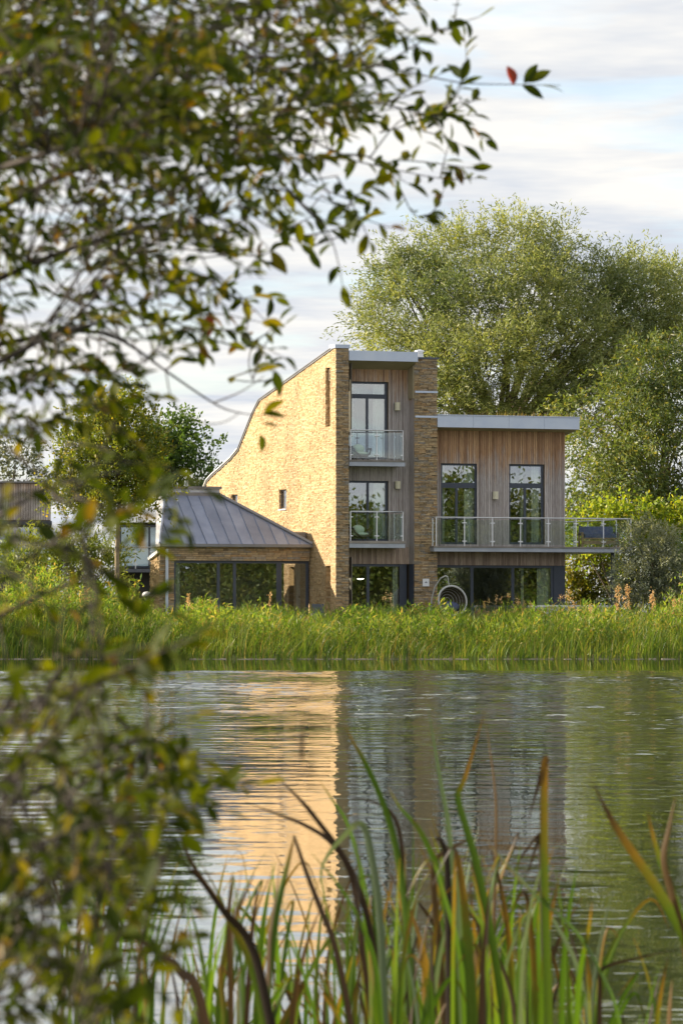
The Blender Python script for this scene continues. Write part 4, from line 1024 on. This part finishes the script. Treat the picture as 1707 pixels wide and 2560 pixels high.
# bank herbs behind the reeds
n = 3600; x = rng.uniform(-14.5,15,n); y = 149.2+rng.random(n)*6; zz = np.array([terrain(v) for v in y])
q_ = np.interp(x/152*F+W0/2, [0, 350, 420, 900, 1150, 1330, 1520, 1707], [1.95,1.55,1.0,.86,.95,.88,.95,1.5])*np.interp(y, [149.2,151,153,155.5], [.95,1,.85,.62])
hz = (.85+.42*np.sin(x*1.7)*np.sin(x*.6+2)+.2*np.sin(x*4.3+y)+rng.normal(0,.14,n))*q_
d = unit(np.stack([rng.normal(.08,.22,n), rng.normal(0,.22,n), np.ones(n)],1))
V, Fq, tone = sprays(np.stack([x,y,zz+hz*.35],1), d, np.clip(hz,.3,3), 15, .12, .6, (.12,.30), (.012,.034), .6, .10)
tag(toned(np_mesh('bank_herbs', V, Fq, M['herb']), tone), 'tangled yellow green weeds between the reeds and the house', kind='stuff')
def dock(px, ytop, Y, wpx, label, mat='plume', dense=170, spread=1.0):
    top = at(px, ytop, Y); z0 = terrain(Y); base = Vector((top.x, Y, z0)); h = top.z-z0
    t_ = thing('dock_plant', label, 'plant', base, 0, 'tall seeding plants on the far bank')
    mb = MB(); mb.tube([(0,0,0),(.02,0,h*.5),(0,0,h*.95)], [.012,.009,.004], 5)
    heads = []
    nb_ = 7
    for i in range(nb_):
        f = .58+.4*i/nb_; a = random.uniform(0,6.28); l = wpx*Y/F*.5*spread*random.uniform(.5,1.1)*(1.15-f*.7)
        e = (math.cos(a)*l, math.sin(a)*l, h*f+random.uniform(.03,.12)); mb.tube([(0,0,h*f-.05), e], [.006,.003], 4); heads.append(e)
    mb.build('stalk', M['palebark'], t_)
    pos = np.concatenate([np.array(e)+rng.normal(size=(dense//nb_,3))*np.array((.03,.03,.055)) for e in heads] + [np.array((0,0,h*.9))+rng.normal(size=(dense//4,3))*np.array((.025,.025,.10))])
    V, Fq = leaf_cards(pos, unit(rng.normal(size=pos.shape)), rng.uniform(.03,.07,len(pos)), rng.uniform(.011,.024,len(pos)))
    tag(np_mesh('seed_head', V, Fq, M[mat], t_), kind='stuff')
dock(1540, 1466, 151.5, 34, 'broad rusty seed head below the steel terrace post')
dock(1566, 1464, 152, 26, 'tall narrow pale seed head right of the terrace post')
dock(1632, 1478, 151.5, 22, 'single narrow seed head in front of the silver shrub')
dock(1420, 1472, 152.5, 46, 'loose rusty umbel below the house corner panel', dense=110, spread=1.6)
dock(1240, 1486, 152, 70, 'wide rusty seed heads in front of the middle ground floor pane', dense=150, spread=1.7)
dock(1310, 1497, 152, 66, 'yellowish seed heads in front of the pale ground floor curtain', dense=140, spread=1.7)
dock(1700, 1500, 151.5, 60, 'bushy buff seed head at the right edge of the reeds', dense=260, spread=1.4)
dock(675, 1480, 152, 16, 'thin rusty seed spike in front of the low wing glazing', dense=70)
dock(470, 1487, 152, 26, 'reddish seed spike before the left pane of the low wing', dense=110)
dock(210, 1478, 152, 40, 'pale buff plumes under the slender tree', dense=200, spread=1.3)
dock(1475, 1512, 151, 30, 'small buff seed head between hedge and reeds', dense=90)

# ------------------------------------------------------------------ foreground overhanging tree
def leaf_mesh(name, l, wd, fold, curl, mat):
    ts = [0, .12, .3, .5, .7, .87, 1.0]; ws = [.06, .5, .88, 1.0, .82, .42, .02]
    vs = []; fs = []
    for t_, w_ in zip(ts, ws):
        zc = -curl*l*t_*t_
        vs += [(l*t_, -wd*w_*.5, zc+fold*wd*w_), (l*t_, 0, zc), (l*t_, wd*w_*.5, zc+fold*wd*w_)]
    for i in range(6):
        a = i*3; fs += [(a, a+3, a+4, a+1), (a+1, a+4, a+5, a+2)]
    me = bpy.data.meshes.new(name); me.from_pydata(vs, [], fs); me.materials.append(mat); me.update()
    for p in me.polygons: p.use_smooth = True
    return me
LT = (1.6,1.45,.35)
M['sallow'] = leaf_mat('sallow_leaf', [(0,(.022,.036,.003)),(.35,(.036,.055,.004)),(.65,(.062,.080,.005)),(.9,(.11,.118,.006)),(1,(.16,.13,.009))], .42, .6, .12, LT)
M['sallowrust'] = leaf_mat('rusty_sallow_leaf', [(0,(.11,.06,.008)),(.5,(.16,.095,.010)),(1,(.12,.085,.010))], .42, .5, .3, LT)
M['sallowred'] = leaf_mat('red_sallow_leaf', [(0,(.22,.035,.012)),(1,(.28,.05,.015))], .42, .5, .3, (1.6,.9,.6))
LM = [leaf_mesh('leaf', l, w_, f, c, M['sallow']) for l, w_, f, c in ((.066,.027,.2,.15),(.058,.024,.3,.05),(.072,.028,.1,.25),(.05,.024,.35,.1),(.063,.031,.15,-.1))]
LMr = [leaf_mesh('leaf', l, w_, f, c, M['sallowrust']) for l, w_, f, c in ((.06,.026,.25,.2),(.052,.024,.3,.1))]
LMd = [leaf_mesh('leaf', .056, .026, .4, .35, M['sallowred'])]
LV = [np.array([v.co[:] for v in m.vertices]) for m in LM]; LF = np.array([p.vertices[:] for p in LM[0].polygons])
LVr = [np.array([v.co[:] for v in m.vertices]) for m in LMr]

class Bough:
    """twigs and leaves of one foreground tree, in world space, turned into a thing at the end"""
    def __init__(s): s.mb = MB(); s.leaves = []; s.limbs = []
    def limb(s, pts, r0, r1):
        pts = [Vector(p) for p in pts]; P2 = []
        for i in range(len(pts)-1):
            p0, p1, p2, p3 = pts[max(i-1,0)], pts[i], pts[i+1], pts[min(i+2,len(pts)-1)]
            for k in range(4):
                u = k/4; P2.append(.5*((2*p1)+(-p0+p2)*u+(2*p0-5*p1+4*p2-p3)*u*u+(-p0+3*p1-3*p2+p3)*u**3))
        P2.append(pts[-1]); s.mb.tube(P2, list(np.linspace(r0, r1, len(P2))), 6); s.limbs += P2[2:]
        return P2
    def leaf(s, p, d, sc=1.0, kind=0, roll=None):
        d = Vector(d).normalized(); upv = Vector((random.gauss(0,.55), random.gauss(0,.55), 1)) if roll is None else roll
        y = upv.cross(d)
        if y.length < .05: y = Vector((1,0,0)).cross(d)
        y.normalize(); zv = d.cross(y)
        m = Matrix((d, y, zv)).transposed().to_4x4()*1.0
        m = Matrix.Translation(p) @ m @ Matrix.Scale(sc, 4); s.leaves.append((m, kind, (Vector(p)-cam.location).length))
    def twig(s, pts, n, sc=1.0, r0=.0022, rust=.04, tip=True):
        P2 = s.limb(pts, r0, .0009); m = len(P2)
        for i in range(n):
            f = .12+.88*i/max(1, n-1); j = min(m-2, int(f*(m-1))); t_ = (P2[j+1]-P2[j]).normalized(); p = P2[j].lerp(P2[j+1], f*(m-1)-j if f < 1 else 1)
            ax = Vector(rng.normal(size=3)).normalized(); sd = t_.cross(ax).normalized()
            d = t_*random.uniform(.3,.9)+sd*random.uniform(.5,1)+Vector((0,0,random.uniform(-.45,.25)))
            if i == n-1 and tip: d = t_+sd*.2
            s.leaf(p, d, sc*random.uniform(.75,1.15), 1 if random.random() < rust else 0)
    def finish(s, name, label, base, limit=300):
        base = Vector(base); t_ = thing(name, label, 'tree', base)
        s.mb.build('branches', M['twig'], t_, True, off=base)
        inview = []
        for i, (m, k, d) in enumerate(s.leaves):
            p = m.translation; v = p-cam.location; px = v.x/v.y*F+W0/2; py = HOR-v.z/v.y*F
            inview.append((0 if (-30 < px < W0+30 and -30 < py < H0+30) else 1, d, i))
        order = [i for _, _, i in sorted(inview)]
        # spread the individual leaves over the nearest ones, always keeping the red ones
        red = [i for i in order if s.leaves[i][1] == 2]; single = set(red + [i for i in order if s.leaves[i][1] != 2][:limit-len(red)])
        Vs = {0: [], 1: []}
        for i, (m, k, d) in enumerate(s.leaves):
            if i in single:
                me = LMd[0] if k == 2 else (random.choice(LMr) if k == 1 else random.choice(LM))
                o = link('leaf', me, t_); o.matrix_local = Matrix.Translation(-base) @ m
                if k == 2: o['label'] = 'red curled leaf'
            else:
                k = min(k, 1); A = random.choice(LV if k == 0 else LVr); Mx = np.array(m)
                Vs[k].append(A @ Mx[:3,:3].T + Mx[:3,3] - np.array(base))
        for k, mat in ((0, M['sallow']), (1, M['sallowrust'])):
            if Vs[k]:
                n_ = len(Vs[k]); nv = len(LV[0]); Fa = np.concatenate([LF+i*nv for i in range(n_)]); 
                tag(np_mesh('foliage', np.concatenate(Vs[k]), Fa, mat, t_, smooth=True), kind='stuff')
        return t_
def A(px, py, s): return at(px, py, s)
def inside(p, poly):
    x, y = p; c = False; n_ = len(poly)
    for i in range(n_):
        x1, y1 = poly[i]; x2, y2 = poly[i-1]
        if (y1 > y) != (y2 > y) and x < (x2-x1)*(y-y1)/(y2-y1)+x1: c = not c
    return c
def fill(bg, poly, n, srange, lpx=(120,230), leaves=(6,11), sc=.65, dirx=(.2,1), diry=(-.6,.6), rust=.04, connect=True):
    xs_ = [p[0] for p in poly]; ys_ = [p[1] for p in poly]; k = 0; base_limbs = list(bg.limbs)
    while k < n:
        p = (random.uniform(min(xs_), max(xs_)), random.uniform(min(ys_), max(ys_)))
        if not inside(p, poly): continue
        s_ = random.uniform(*srange); l = random.uniform(*lpx)*9/s_; dx_, dy_ = random.uniform(*dirx), random.uniform(*diry); q = math.hypot(dx_, dy_)+1e-6; dx_, dy_ = dx_/q*l, dy_/q*l
        ds = random.uniform(-.12,.12)
        st = A(p[0]-dx_*.5, p[1]-dy_*.5, s_); mid = A(p[0]+random.uniform(-.1,.1)*l, p[1]+random.uniform(-.15,.1)*l, s_+ds*.5); en = A(p[0]+dx_*.5, p[1]+dy_*.5+random.uniform(0,.15)*l, s_+ds)
        if connect and base_limbs:
            nr = min(base_limbs, key=lambda v: (v-st).length); 
            bg.mb.tube(bend(nr, st, 6, .1, -.05), list(np.linspace(.0018,.0014,6)), 5)
        bg.twig([st, mid, en], random.randint(*leaves), sc, rust=rust)
        k += 1

bg = Bough()
tb = Vector((-1.35, 9.5, .0))
bg.limb([tb, tb+Vector((-.05,0,.8)), tb+Vector((.05,.1,1.7)), tb+Vector((.15,.1,2.6)), tb+Vector((.3,.2,3.2))], .06, .03)
# limbs reaching in from the left
for pts in ([(-400,500,9.6),(-100,350,9.6),(250,210,9.8),(520,150,10),(800,140,10.4)], [(-400,200,9.6),(-50,60,9.4),(300,-30,9.5),(650,-40,10)], [(-400,700,9.6),(-80,560,9.3),(200,420,9.3),(480,350,9.8),(760,350,10.4)],
            [(-400,850,9.6),(-60,720,9.0),(180,620,9.2),(430,560,9.8),(620,590,10.4)], [(-400,1050,9.6),(-60,930,8.6),(150,830,8.9),(300,800,9.6)], [(-400,950,9.6),(0,860,9.4),(250,830,9.8),(412,925,10.2)],
            [(-400,420,9.6),(-150,250,8),(100,150,7.6),(350,120,7.8)], [(-400,640,9.6),(-150,480,8),(60,400,7.4),(300,330,7.4)]):
    bg.limb([A(*p) for p in pts], .009, .0028)
# the separate twigs that stand out against the sky on the right
tw = lambda pts, n, sc=.82, r0=.0024, **k: bg.twig([A(*p) for p in pts], n if sc < .1 else int(n*1.5), sc, r0, **k)
tw([(800,140,10.4),(980,170,10.8),(1150,205,11.2),(1280,210,11.6),(1400,212,11.8)], 4, .01, .0026)
bg.leaf(A(1283,212,11.6), (-.15,.1,.9), 1.05, 2, Vector((.3,-1,.2))); bg.leaf(A(1310,208,11.6), (.5,.05,.75), 1.1, 0, Vector((0,-1,.3))); bg.leaf(A(1320,205,11.6), (.75,.1,.5), 1.0, 0, Vector((.2,-1,.5))); bg.leaf(A(1305,212,11.6), (.75,0,-.4), 1.0, 0); bg.leaf(A(1350,212,11.7), (.9,0,-.05), .9, 0)
tw([(850,250,10.4),(960,260,10.8),(1079,283,11),(1140,240,11.2),(1165,150,11.3),(1160,90,11.3)], 11); tw([(1079,283,11),(1130,260,11.2),(1190,250,11.3)], 6); tw([(950,330,10.8),(1020,310,11),(1079,283,11)], 5)
tw([(1079,283,11),(1150,300,11.2),(1215,350,11.3)], 6); tw([(1090,70,11),(1130,70,11.1),(1140,20,11.2),(1150,-30,11.2)], 5); tw([(960,160,10.8),(1040,110,11),(1110,70,11),(1200,40,11.1)], 5)
tw([(780,350,10.4),(870,395,10.8),(950,415,11),(1100,445,11.2),(1190,445,11.3)], 13); tw([(950,415,11),(1000,400,11.1),(1110,410,11.2),(1180,420,11.2)], 8); tw([(1100,445,11.2),(1110,400,11.2),(1125,350,11.2)], 4)
tw([(970,420,11),(1000,470,11.1),(1030,530,11.2),(1065,550,11.2)], 4); tw([(1060,540,11.2),(1085,525,11.2),(1110,470,11.2)], 5)
tw([(720,470,10.4),(790,545,10.8),(860,540,11),(880,500,11.1),(915,470,11.1)], 6); tw([(760,590,10.6),(830,575,10.9),(870,560,11),(930,530,11.1)], 7); tw([(690,580,10.5),(740,560,10.7),(800,530,10.9)], 6)
tw([(560,620,10.2),(640,640,10.6),(700,610,10.8),(720,560,10.9)], 7); tw([(540,720,10.2),(600,745,10.5),(640,740,10.7),(690,745,10.8)], 6, .9); tw([(600,745,10.5),(618,790,10.6),(615,850,10.7)], 4)
tw([(500,840,10.2),(590,865,10.5),(640,870,10.7),(680,900,10.8),(690,960,10.9)], 9); tw([(640,850,10.7),(670,830,10.8),(700,800,10.8)], 3)
tw([(412,925,10.2),(533,1007,10.5),(590,1030,10.6),(660,1040,10.8)], 2, .01, .0028); bg.leaf(A(660,1032,10.8), (.7,0,.45), 1, 0); bg.leaf(A(655,1035,10.8), (.8,.1,-.02), .9, 0); bg.leaf(A(655,1060,10.8), (.5,.1,-.05), .8, 0); bg.leaf(A(650,1085,10.8), (.1,0,-.9), .9, 0)
bg.twig([A(533,1007,10.5), A(600,980,10.4), A(660,940,10.3)], 1, .01); bg.twig([A(415,930,9.2), A(435,1010,9.2), A(500,1055,9.2), A(560,1055,9.3), A(600,1030,9.3)], 1, .01, .0018)
tw([(412,925,10.2),(480,885,10.3),(530,880,10.4)], 4); tw([(430,800,9.8),(490,830,10),(520,845,10.1)], 3); bg.leaf(A(515,850,10.1), (.1,.1,.8), 1.2, 2, Vector((0,-1,.3))); bg.leaf(A(500,845,10.1), (.3,0,-.9), .9, 1)
polyA = [(-120,-120),(1000,-120),(960,70),(880,220),(740,360),(640,470),(520,560),(430,640),(-120,640)]
fill(bg, polyA, 215, (7.6, 10.6), rust=.05)
fill(bg, [(-120,-120),(480,-120),(560,200),(430,420),(-120,420)], 165, (6.8, 9.0), rust=.05)
fill(bg, [(500,-120),(1000,-120),(900,200),(640,420),(440,420)], 45, (9, 10.8), rust=.05)
fill(bg, [(560,-120),(1010,-120),(1060,40),(960,200),(880,330),(760,440),(600,470)], 42, (9.6, 11.2), rust=.06, sc=.76)
fill(bg, [(300,420),(640,440),(660,560),(520,680),(380,760),(120,760)], 30, (8.6, 10.6), rust=.05)
fill(bg, [(-120,560),(470,560),(620,640),(540,760),(420,900),(330,950),(-120,980)], 62, (8.2, 10.4), rust=.04)
fill(bg, [(560,480),(900,480),(880,590),(720,660),(700,900),(600,940),(540,720)], 15, (9.8, 11), sc=.85, leaves=(3,6), rust=.05)
fill(bg, [(880,200),(1120,200),(1150,430),(960,440)], 9, (10.4, 11.4), sc=.9, leaves=(4,6), rust=.08)
fill(bg, [(-120,900),(330,900),(300,1010),(150,1080),(-120,1090)], 26, (8.0, 10.0), rust=.04)
bg.finish('sallow_tree', 'overhanging blurred sallow tree with olive and rusty leaves filling the upper left', tb)

bg = Bough()
tb = Vector((-1.05, 7.4, .0))
bg.limb([tb, tb+Vector((.03,0,.5)), tb+Vector((.1,0,1.0)), tb+Vector((.16,.05,1.5)), tb+Vector((.22,.1,1.75))], .045, .02)
for pts in ([(-400,1500,7.4),(-100,1350,7),(120,1220,6.9),(300,1180,7)], [(-400,1700,7.4),(-120,1600,7),(120,1480,7),(300,1420,7.2)], [(-400,1900,7.4),(-80,1800,7.2),(180,1720,7.4),(320,1640,7.6)],
            [(-500,2150,7.4),(-80,2050,7),(200,1930,7.2),(400,1880,7.6),(500,1920,7.8)], [(-500,2400,7.4),(-50,2300,7),(200,2150,7.2),(380,2080,7.4)], [(-500,2650,7.4),(0,2500,7),(250,2380,7.2)]):
    bg.limb([A(*p) for p in pts], .0055, .002)
tw = lambda pts, n, sc=1.0, r0=.0024, **k: bg.twig([A(*p) for p in pts], n, sc, r0, **k)
tw([(300,1900,7.5),(390,1900,7.7),(470,1930,7.8),(545,1960,7.9)], 9, .85); tw([(330,1860,7.5),(400,1850,7.7),(440,1900,7.8)], 6, .85); tw([(400,1950,7.6),(450,1990,7.7),(475,2060,7.8)], 6, .8)
tw([(300,1290,7),(360,1270,7),(410,1290,7)], 5, .85); tw([(250,1380,7),(330,1370,7),(400,1360,7.1)], 5, .85); tw([(240,1480,7),(320,1500,7.1),(390,1480,7.1)], 5, .9)
fill(bg, [(290,1800),(480,1830),(560,1930),(540,1990),(430,2090),(290,2060)], 15, (7.0, 8.2), sc=.8, leaves=(4,7), rust=.03)
fill(bg, [(-120,1080),(200,1080),(400,1180),(400,1330),(200,1380),(-120,1420)], 14, (5.4, 7.0), sc=.6, rust=.04)
fill(bg, [(-120,1400),(200,1400),(390,1440),(400,1640),(330,1720),(-120,1720)], 16, (5.3, 6.9), sc=.6, rust=.03)
fill(bg, [(-120,1680),(330,1700),(420,1830),(480,1990),(420,2080),(-120,2080)], 33, (5.3, 7.0), sc=.6, rust=.03, diry=(-.8,.8))
fill(bg, [(-120,2040),(420,2060),(380,2300),(300,2600),(-120,2600)], 84, (5.2, 6.8), sc=.6, rust=.03, diry=(-.9,.9))
bg.finish('sallow_bush', 'blurred sallow bush with dark olive leaves along the lower left edge', tb)

# ------------------------------------------------------------------ foreground bulrushes
M['rush'] = leaf_mat('bulrush_leaf', [(0,(.040,.080,.008)),(.35,(.070,.13,.012)),(.7,(.12,.18,.018)),(1,(.08,.115,.035))], .45, .45, .3, (1.3,1.35,.4), uvtip=(1.42, (.20,.12,.016), (.075,.035,.02)))
M['rushtip'] = leaf_mat('tipped_bulrush_leaf', [(0,(.040,.080,.008)),(.5,(.075,.135,.012)),(1,(.11,.16,.016))], .42, .45, .3, (1.3,1.35,.4), uvtip=(1.08, (.20,.11,.014), (.04,.022,.015)))
M['rushbrown'] = leaf_mat('browning_bulrush_leaf', [(0,(.040,.080,.008)),(1,(.09,.14,.014))], .35, .5, .3, (1.3,1.3,.4), uvtip=(.86, (.19,.10,.014), (.05,.026,.016)))
M['rushdead'] = leaf_mat('dead_bulrush_leaf', [(0,(.022,.014,.010)),(.4,(.042,.026,.014)),(.7,(.07,.045,.02)),(1,(.13,.07,.014))], .25, .6, .3, (1.3,1.1,.6))
M['rushgrey'] = leaf_mat('grey_bulrush_leaf', [(0,(.09,.13,.07)),(1,(.15,.19,.11))], .3, .5, .3, (1.2,1.2,.6))
clumps = {}
CL = [('bulrush clump with orange tipped blades at the lower right corner', 1480, 1900), ('tall bulrush clump with dark bent tips in front of the chimney reflection', 1010, 1480),
      ('bulrush clump in front of the golden gable reflection', 620, 1010), ('darker bulrush clump mingling with the sallow bush', -200, 620)]
for i, (lab, a, b) in enumerate(CL):
    px = (a+b)/2; s_ = 9.5; p = at(px, 1545, s_); clumps[i] = thing('bulrush_clump', lab, 'reeds', (p.x, s_, -.15), 0, 'bulrush clumps on the near bank')
def clump_of(px):
    for i, (lab, a, b) in enumerate(CL):
        if a <= px < b: return clumps[i]
    return clumps[0] if px > 1000 else clumps[3]
def blade(pts, s_, wmm=11, mat='rush', root=True, twist=None, fold=.25):
    s_ *= 1.2; wmm *= 1.25
    """pts: pixels from the tip downwards, at distance s_"""
    P_ = []
    for q in pts: P_.append(A(q[0], q[1], q[2] if len(q) > 2 else s_))
    if root:
        x_, y_ = pts[-1][:2]; xb, yb = pts[-2][:2]; pb = HOR + (CAMZ+.12)*F/s_; sl = (x_-xb)/max(40, abs(y_-yb)); sl = max(-.25, min(.25, sl))
        P_.append(A(x_+sl*(pb-y_)*.35, (y_+pb)/2, s_)); P_.append(A(x_+sl*(pb-y_)*.45, pb, s_))
    P_ = P_[::-1]; C_ = []
    for i in range(len(P_)-1):
        p0, p1, p2, p3 = P_[max(i-1,0)], P_[i], P_[i+1], P_[min(i+2,len(P_)-1)]
        for k in range(5):
            u = k/5; C_.append(.5*((2*p1)+(-p0+p2)*u+(2*p0-5*p1+4*p2-p3)*u*u+(-p0+3*p1-3*p2+p3)*u**3))
    C_.append(P_[-1]); m = len(C_); tw_ = random.uniform(-.9,.9) if twist is None else twist; dtw = random.uniform(-.6,.6)
    V = []; UV = []
    for i, p in enumerate(C_):
        t_ = (C_[min(i+1,m-1)]-C_[max(i-1,0)]).normalized(); f = i/(m-1)
        sd = t_.cross(Vector((0,1,0)));
        if sd.length < .05: sd = Vector((1,0,0))
        sd.normalize(); nn = t_.cross(sd); an = tw_+dtw*f; s2 = sd*math.cos(an)+nn*math.sin(an); n2_ = nn*math.cos(an)-sd*math.sin(an)
        w_ = .85*wmm/1000*(1-f**3)*(.85+.15*f); w_ = max(w_, .0008)
        V += [p-s2*w_, p+n2_*w_*fold, p+s2*w_]; UV += [(0,f),(.5,f),(1,f)]
    Fq = []
    for i in range(m-1): a = i*3; Fq += [(a,a+1,a+4,a+3),(a+1,a+2,a+5,a+4)]
    cl = clump_of(pts[-1][0] if root else pts[0][0]); off_ = np.array(cl.location)
    o = np_mesh('blade', np.array([v[:] for v in V])-off_, np.array(Fq), M[mat], cl, np.array(UV), True)
    if mat == 'rushdead' and not root: o['label'] = 'dead brown bent blade'
    return o
# blades that can be picked out in the photograph (tip first)
blade([(861,1815),(885,1860),(911,1905),(953,1997),(985,2100),(1010,2250),(1030,2500)], 10, 11, 'rushtip')
blade([(1213,1775),(1185,1870),(1160,1950),(1144,1993),(1165,2070),(1190,2160),(1230,2350),(1260,2560)], 9.6, 11, 'rushbrown')
blade([(1212,1790),(1225,1880),(1238,1985),(1240,2090),(1235,2300)], 10.5, 6, 'rushdead')
blade([(1318,2060),(1335,2000),(1352,1940),(1366,1897),(1361,1915),(1360,1990),(1360,2117),(1363,2286),(1370,2500)], 9, 11, 'rushbrown', twist=.2)
blade([(1069,1764),(1085,1860),(1100,1950),(1122,2075),(1135,2250),(1140,2500)], 10.5, 9, 'rushgrey')
blade([(971,1969),(1000,2020),(1052,2082),(1100,2200),(1130,2400)], 9.8, 10, 'rushtip')
blade([(614,2006),(690,2035),(762,2064),(830,2110),(880,2200),(910,2400)], 9.6, 8, 'rushdead')
blade([(695,1946),(740,1990),(783,2039),(868,2159),(920,2300),(950,2500)], 9.3, 9, 'rushdead')
blade([(797,1950),(830,2000),(868,2060),(900,2180),(920,2400)], 10, 9, 'rushtip')
blade([(734,2087),(738,2100),(765,2180),(800,2270),(835,2360),(870,2520)], 9, 10, 'rushdead')
blade([(736,2087),(724,2140),(705,2220),(688,2310),(670,2480)], 9, 12, 'rushtip')
blade([(1482,1960),(1510,2015),(1539,2068),(1590,2145),(1638,2216),(1707,2340),(1760,2500)], 8.6, 13, 'rushtip')
blade([(1688,1992),(1672,2070),(1658,2150),(1680,2240),(1720,2400)], 8.6, 12, 'rushdead')
blade([(1618,2030),(1632,2090),(1652,2160),(1690,2260),(1730,2400)], 8.8, 10, 'rushtip')
blade([(1694,2376),(1600,2395),(1508,2422),(1500,2470),(1498,2560)], 9, 7, 'rushdead')
blade([(1180,2095),(1150,2110),(1090,2150),(1085,2230),(1100,2400)], 9.8, 10, 'rushdead'); blade([(1290,2190),(1300,2150),(1343,2092),(1350,2112),(1356,2300),(1360,2500)], 9.4, 8, 'rushdead'); blade([(1312,2200),(1330,2150),(1347,2096),(1353,2114),(1362,2310),(1370,2520)], 9.4, 8, 'rushdead')
blade([(1085,2105),(1098,2098),(1115,2140),(1120,2250),(1122,2450)], 9.4, 11, 'rushdead')
blade([(800,2215),(808,2160),(850,2100),(903,2060),(930,2150),(950,2300),(960,2500)], 9.2, 11, 'rushgrey')
blade([(866,1992),(930,2005),(975,2030),(1000,2090),(1015,2250),(1022,2480)], 10.2, 7, 'rushdead')
blade([(580,2180),(575,2240),(572,2300),(575,2420)], 9, 8, 'rushdead'); blade([(647,2205),(640,2250),(630,2330),(620,2480)], 9, 10, 'rushdead')
blade([(435,2140),(500,2200),(560,2280),(620,2350),(660,2480)], 8.6, 13, 'rushdead'); blade([(440,2060),(480,2160),(540,2250),(590,2330),(640,2460)], 8.8, 11, 'rushtip')
blade([(300,2330),(380,2370),(450,2430),(500,2500)], 8, 14, 'rushdead')
blade([(215,2240),(270,2320),(300,2430),(320,2560)], 8, 13, 'rushgrey'); blade([(700,2150),(690,2240),(675,2330),(670,2450)], 9, 8, 'rushdead')
blade([(1130,2120),(1145,2150),(1165,2300),(1180,2500)], 9.2, 13, 'rushtip'); blade([(1480,2255),(1470,2330),(1450,2430),(1440,2560)], 9, 12, 'rushtip'); blade([(1680,2450),(1675,2500),(1672,2560)], 9, 8, 'rushdead')
blade([(1200,2080),(1260,2160),(1350,2250),(1440,2330),(1510,2450),(1550,2560)], 9, 10, 'rushtip'); blade([(1230,2120),(1330,2230),(1400,2330),(1450,2450)], 9.6, 8, 'rushgrey')
for k in range(370):
    if k < 125: px = random.gauss(1120, 190); yt = 2020 + abs(px-1130)*.5 + abs(random.gauss(0, 230))
    elif k < 180: px = random.uniform(560, 1000); yt = random.uniform(2130, 2480)
    elif k < 285: px = random.uniform(120, 700); yt = random.uniform(2100, 2480)
    elif k < 300: px = random.uniform(1400, 1720); yt = random.uniform(2330, 2540)
    else: px = random.gauss(1120, 190); yt = random.uniform(2200, 2480)
    s_ = random.uniform(9.0, 12.5); le = random.gauss(0, 75) + (px-1150)*-.03
    m = random.random(); mat = 'rushtip' if m < .3 else 'rush' if m < .74 else ('rushdead' if m < .91 else 'rushgrey')
    pts = [(px+le, yt), (px+le*.5, yt+110), (px+le*.12, yt+260), (px, yt+450)]
    if random.random() < .3: mat = 'rushtip'; pts = [(px+le+random.choice((-1,1))*random.uniform(25,60), yt+random.uniform(50,110)), (px+le+random.choice((-1,1))*8, yt+6)] + pts[1:]
    blade(pts, s_, random.uniform(4.5, 11.5), mat)
# drooping dark seed spike on a thin arching stem
sp_ = thing('seed_spike', 'thin arching stem with one dark hanging seed spike over the water', 'reed', A(900, 2600, 6.5))
o0 = Vector(sp_.location)
st = [A(757,1800,6.5), A(765,1795,6.5), A(790,1790,6.5), A(825,1795,6.5), A(860,1830,6.5), A(885,1920,6.5), A(895,2150,6.5), A(900,2600,6.5)]
MB().tube(st, [.001,.001,.0012,.0013,.0014,.0016,.002,.0025], 6).build('stem', M['twig'], sp_, True, off=o0)
MB().tube([A(757,1800,6.5), A(755,1830,6.5), A(754,1850,6.5), A(754,1890,6.5), A(754,1905,6.5)], [.0012,.0015,.003,.003,.0008], 7).build('spike', M['rushdead'], sp_, True, off=o0)
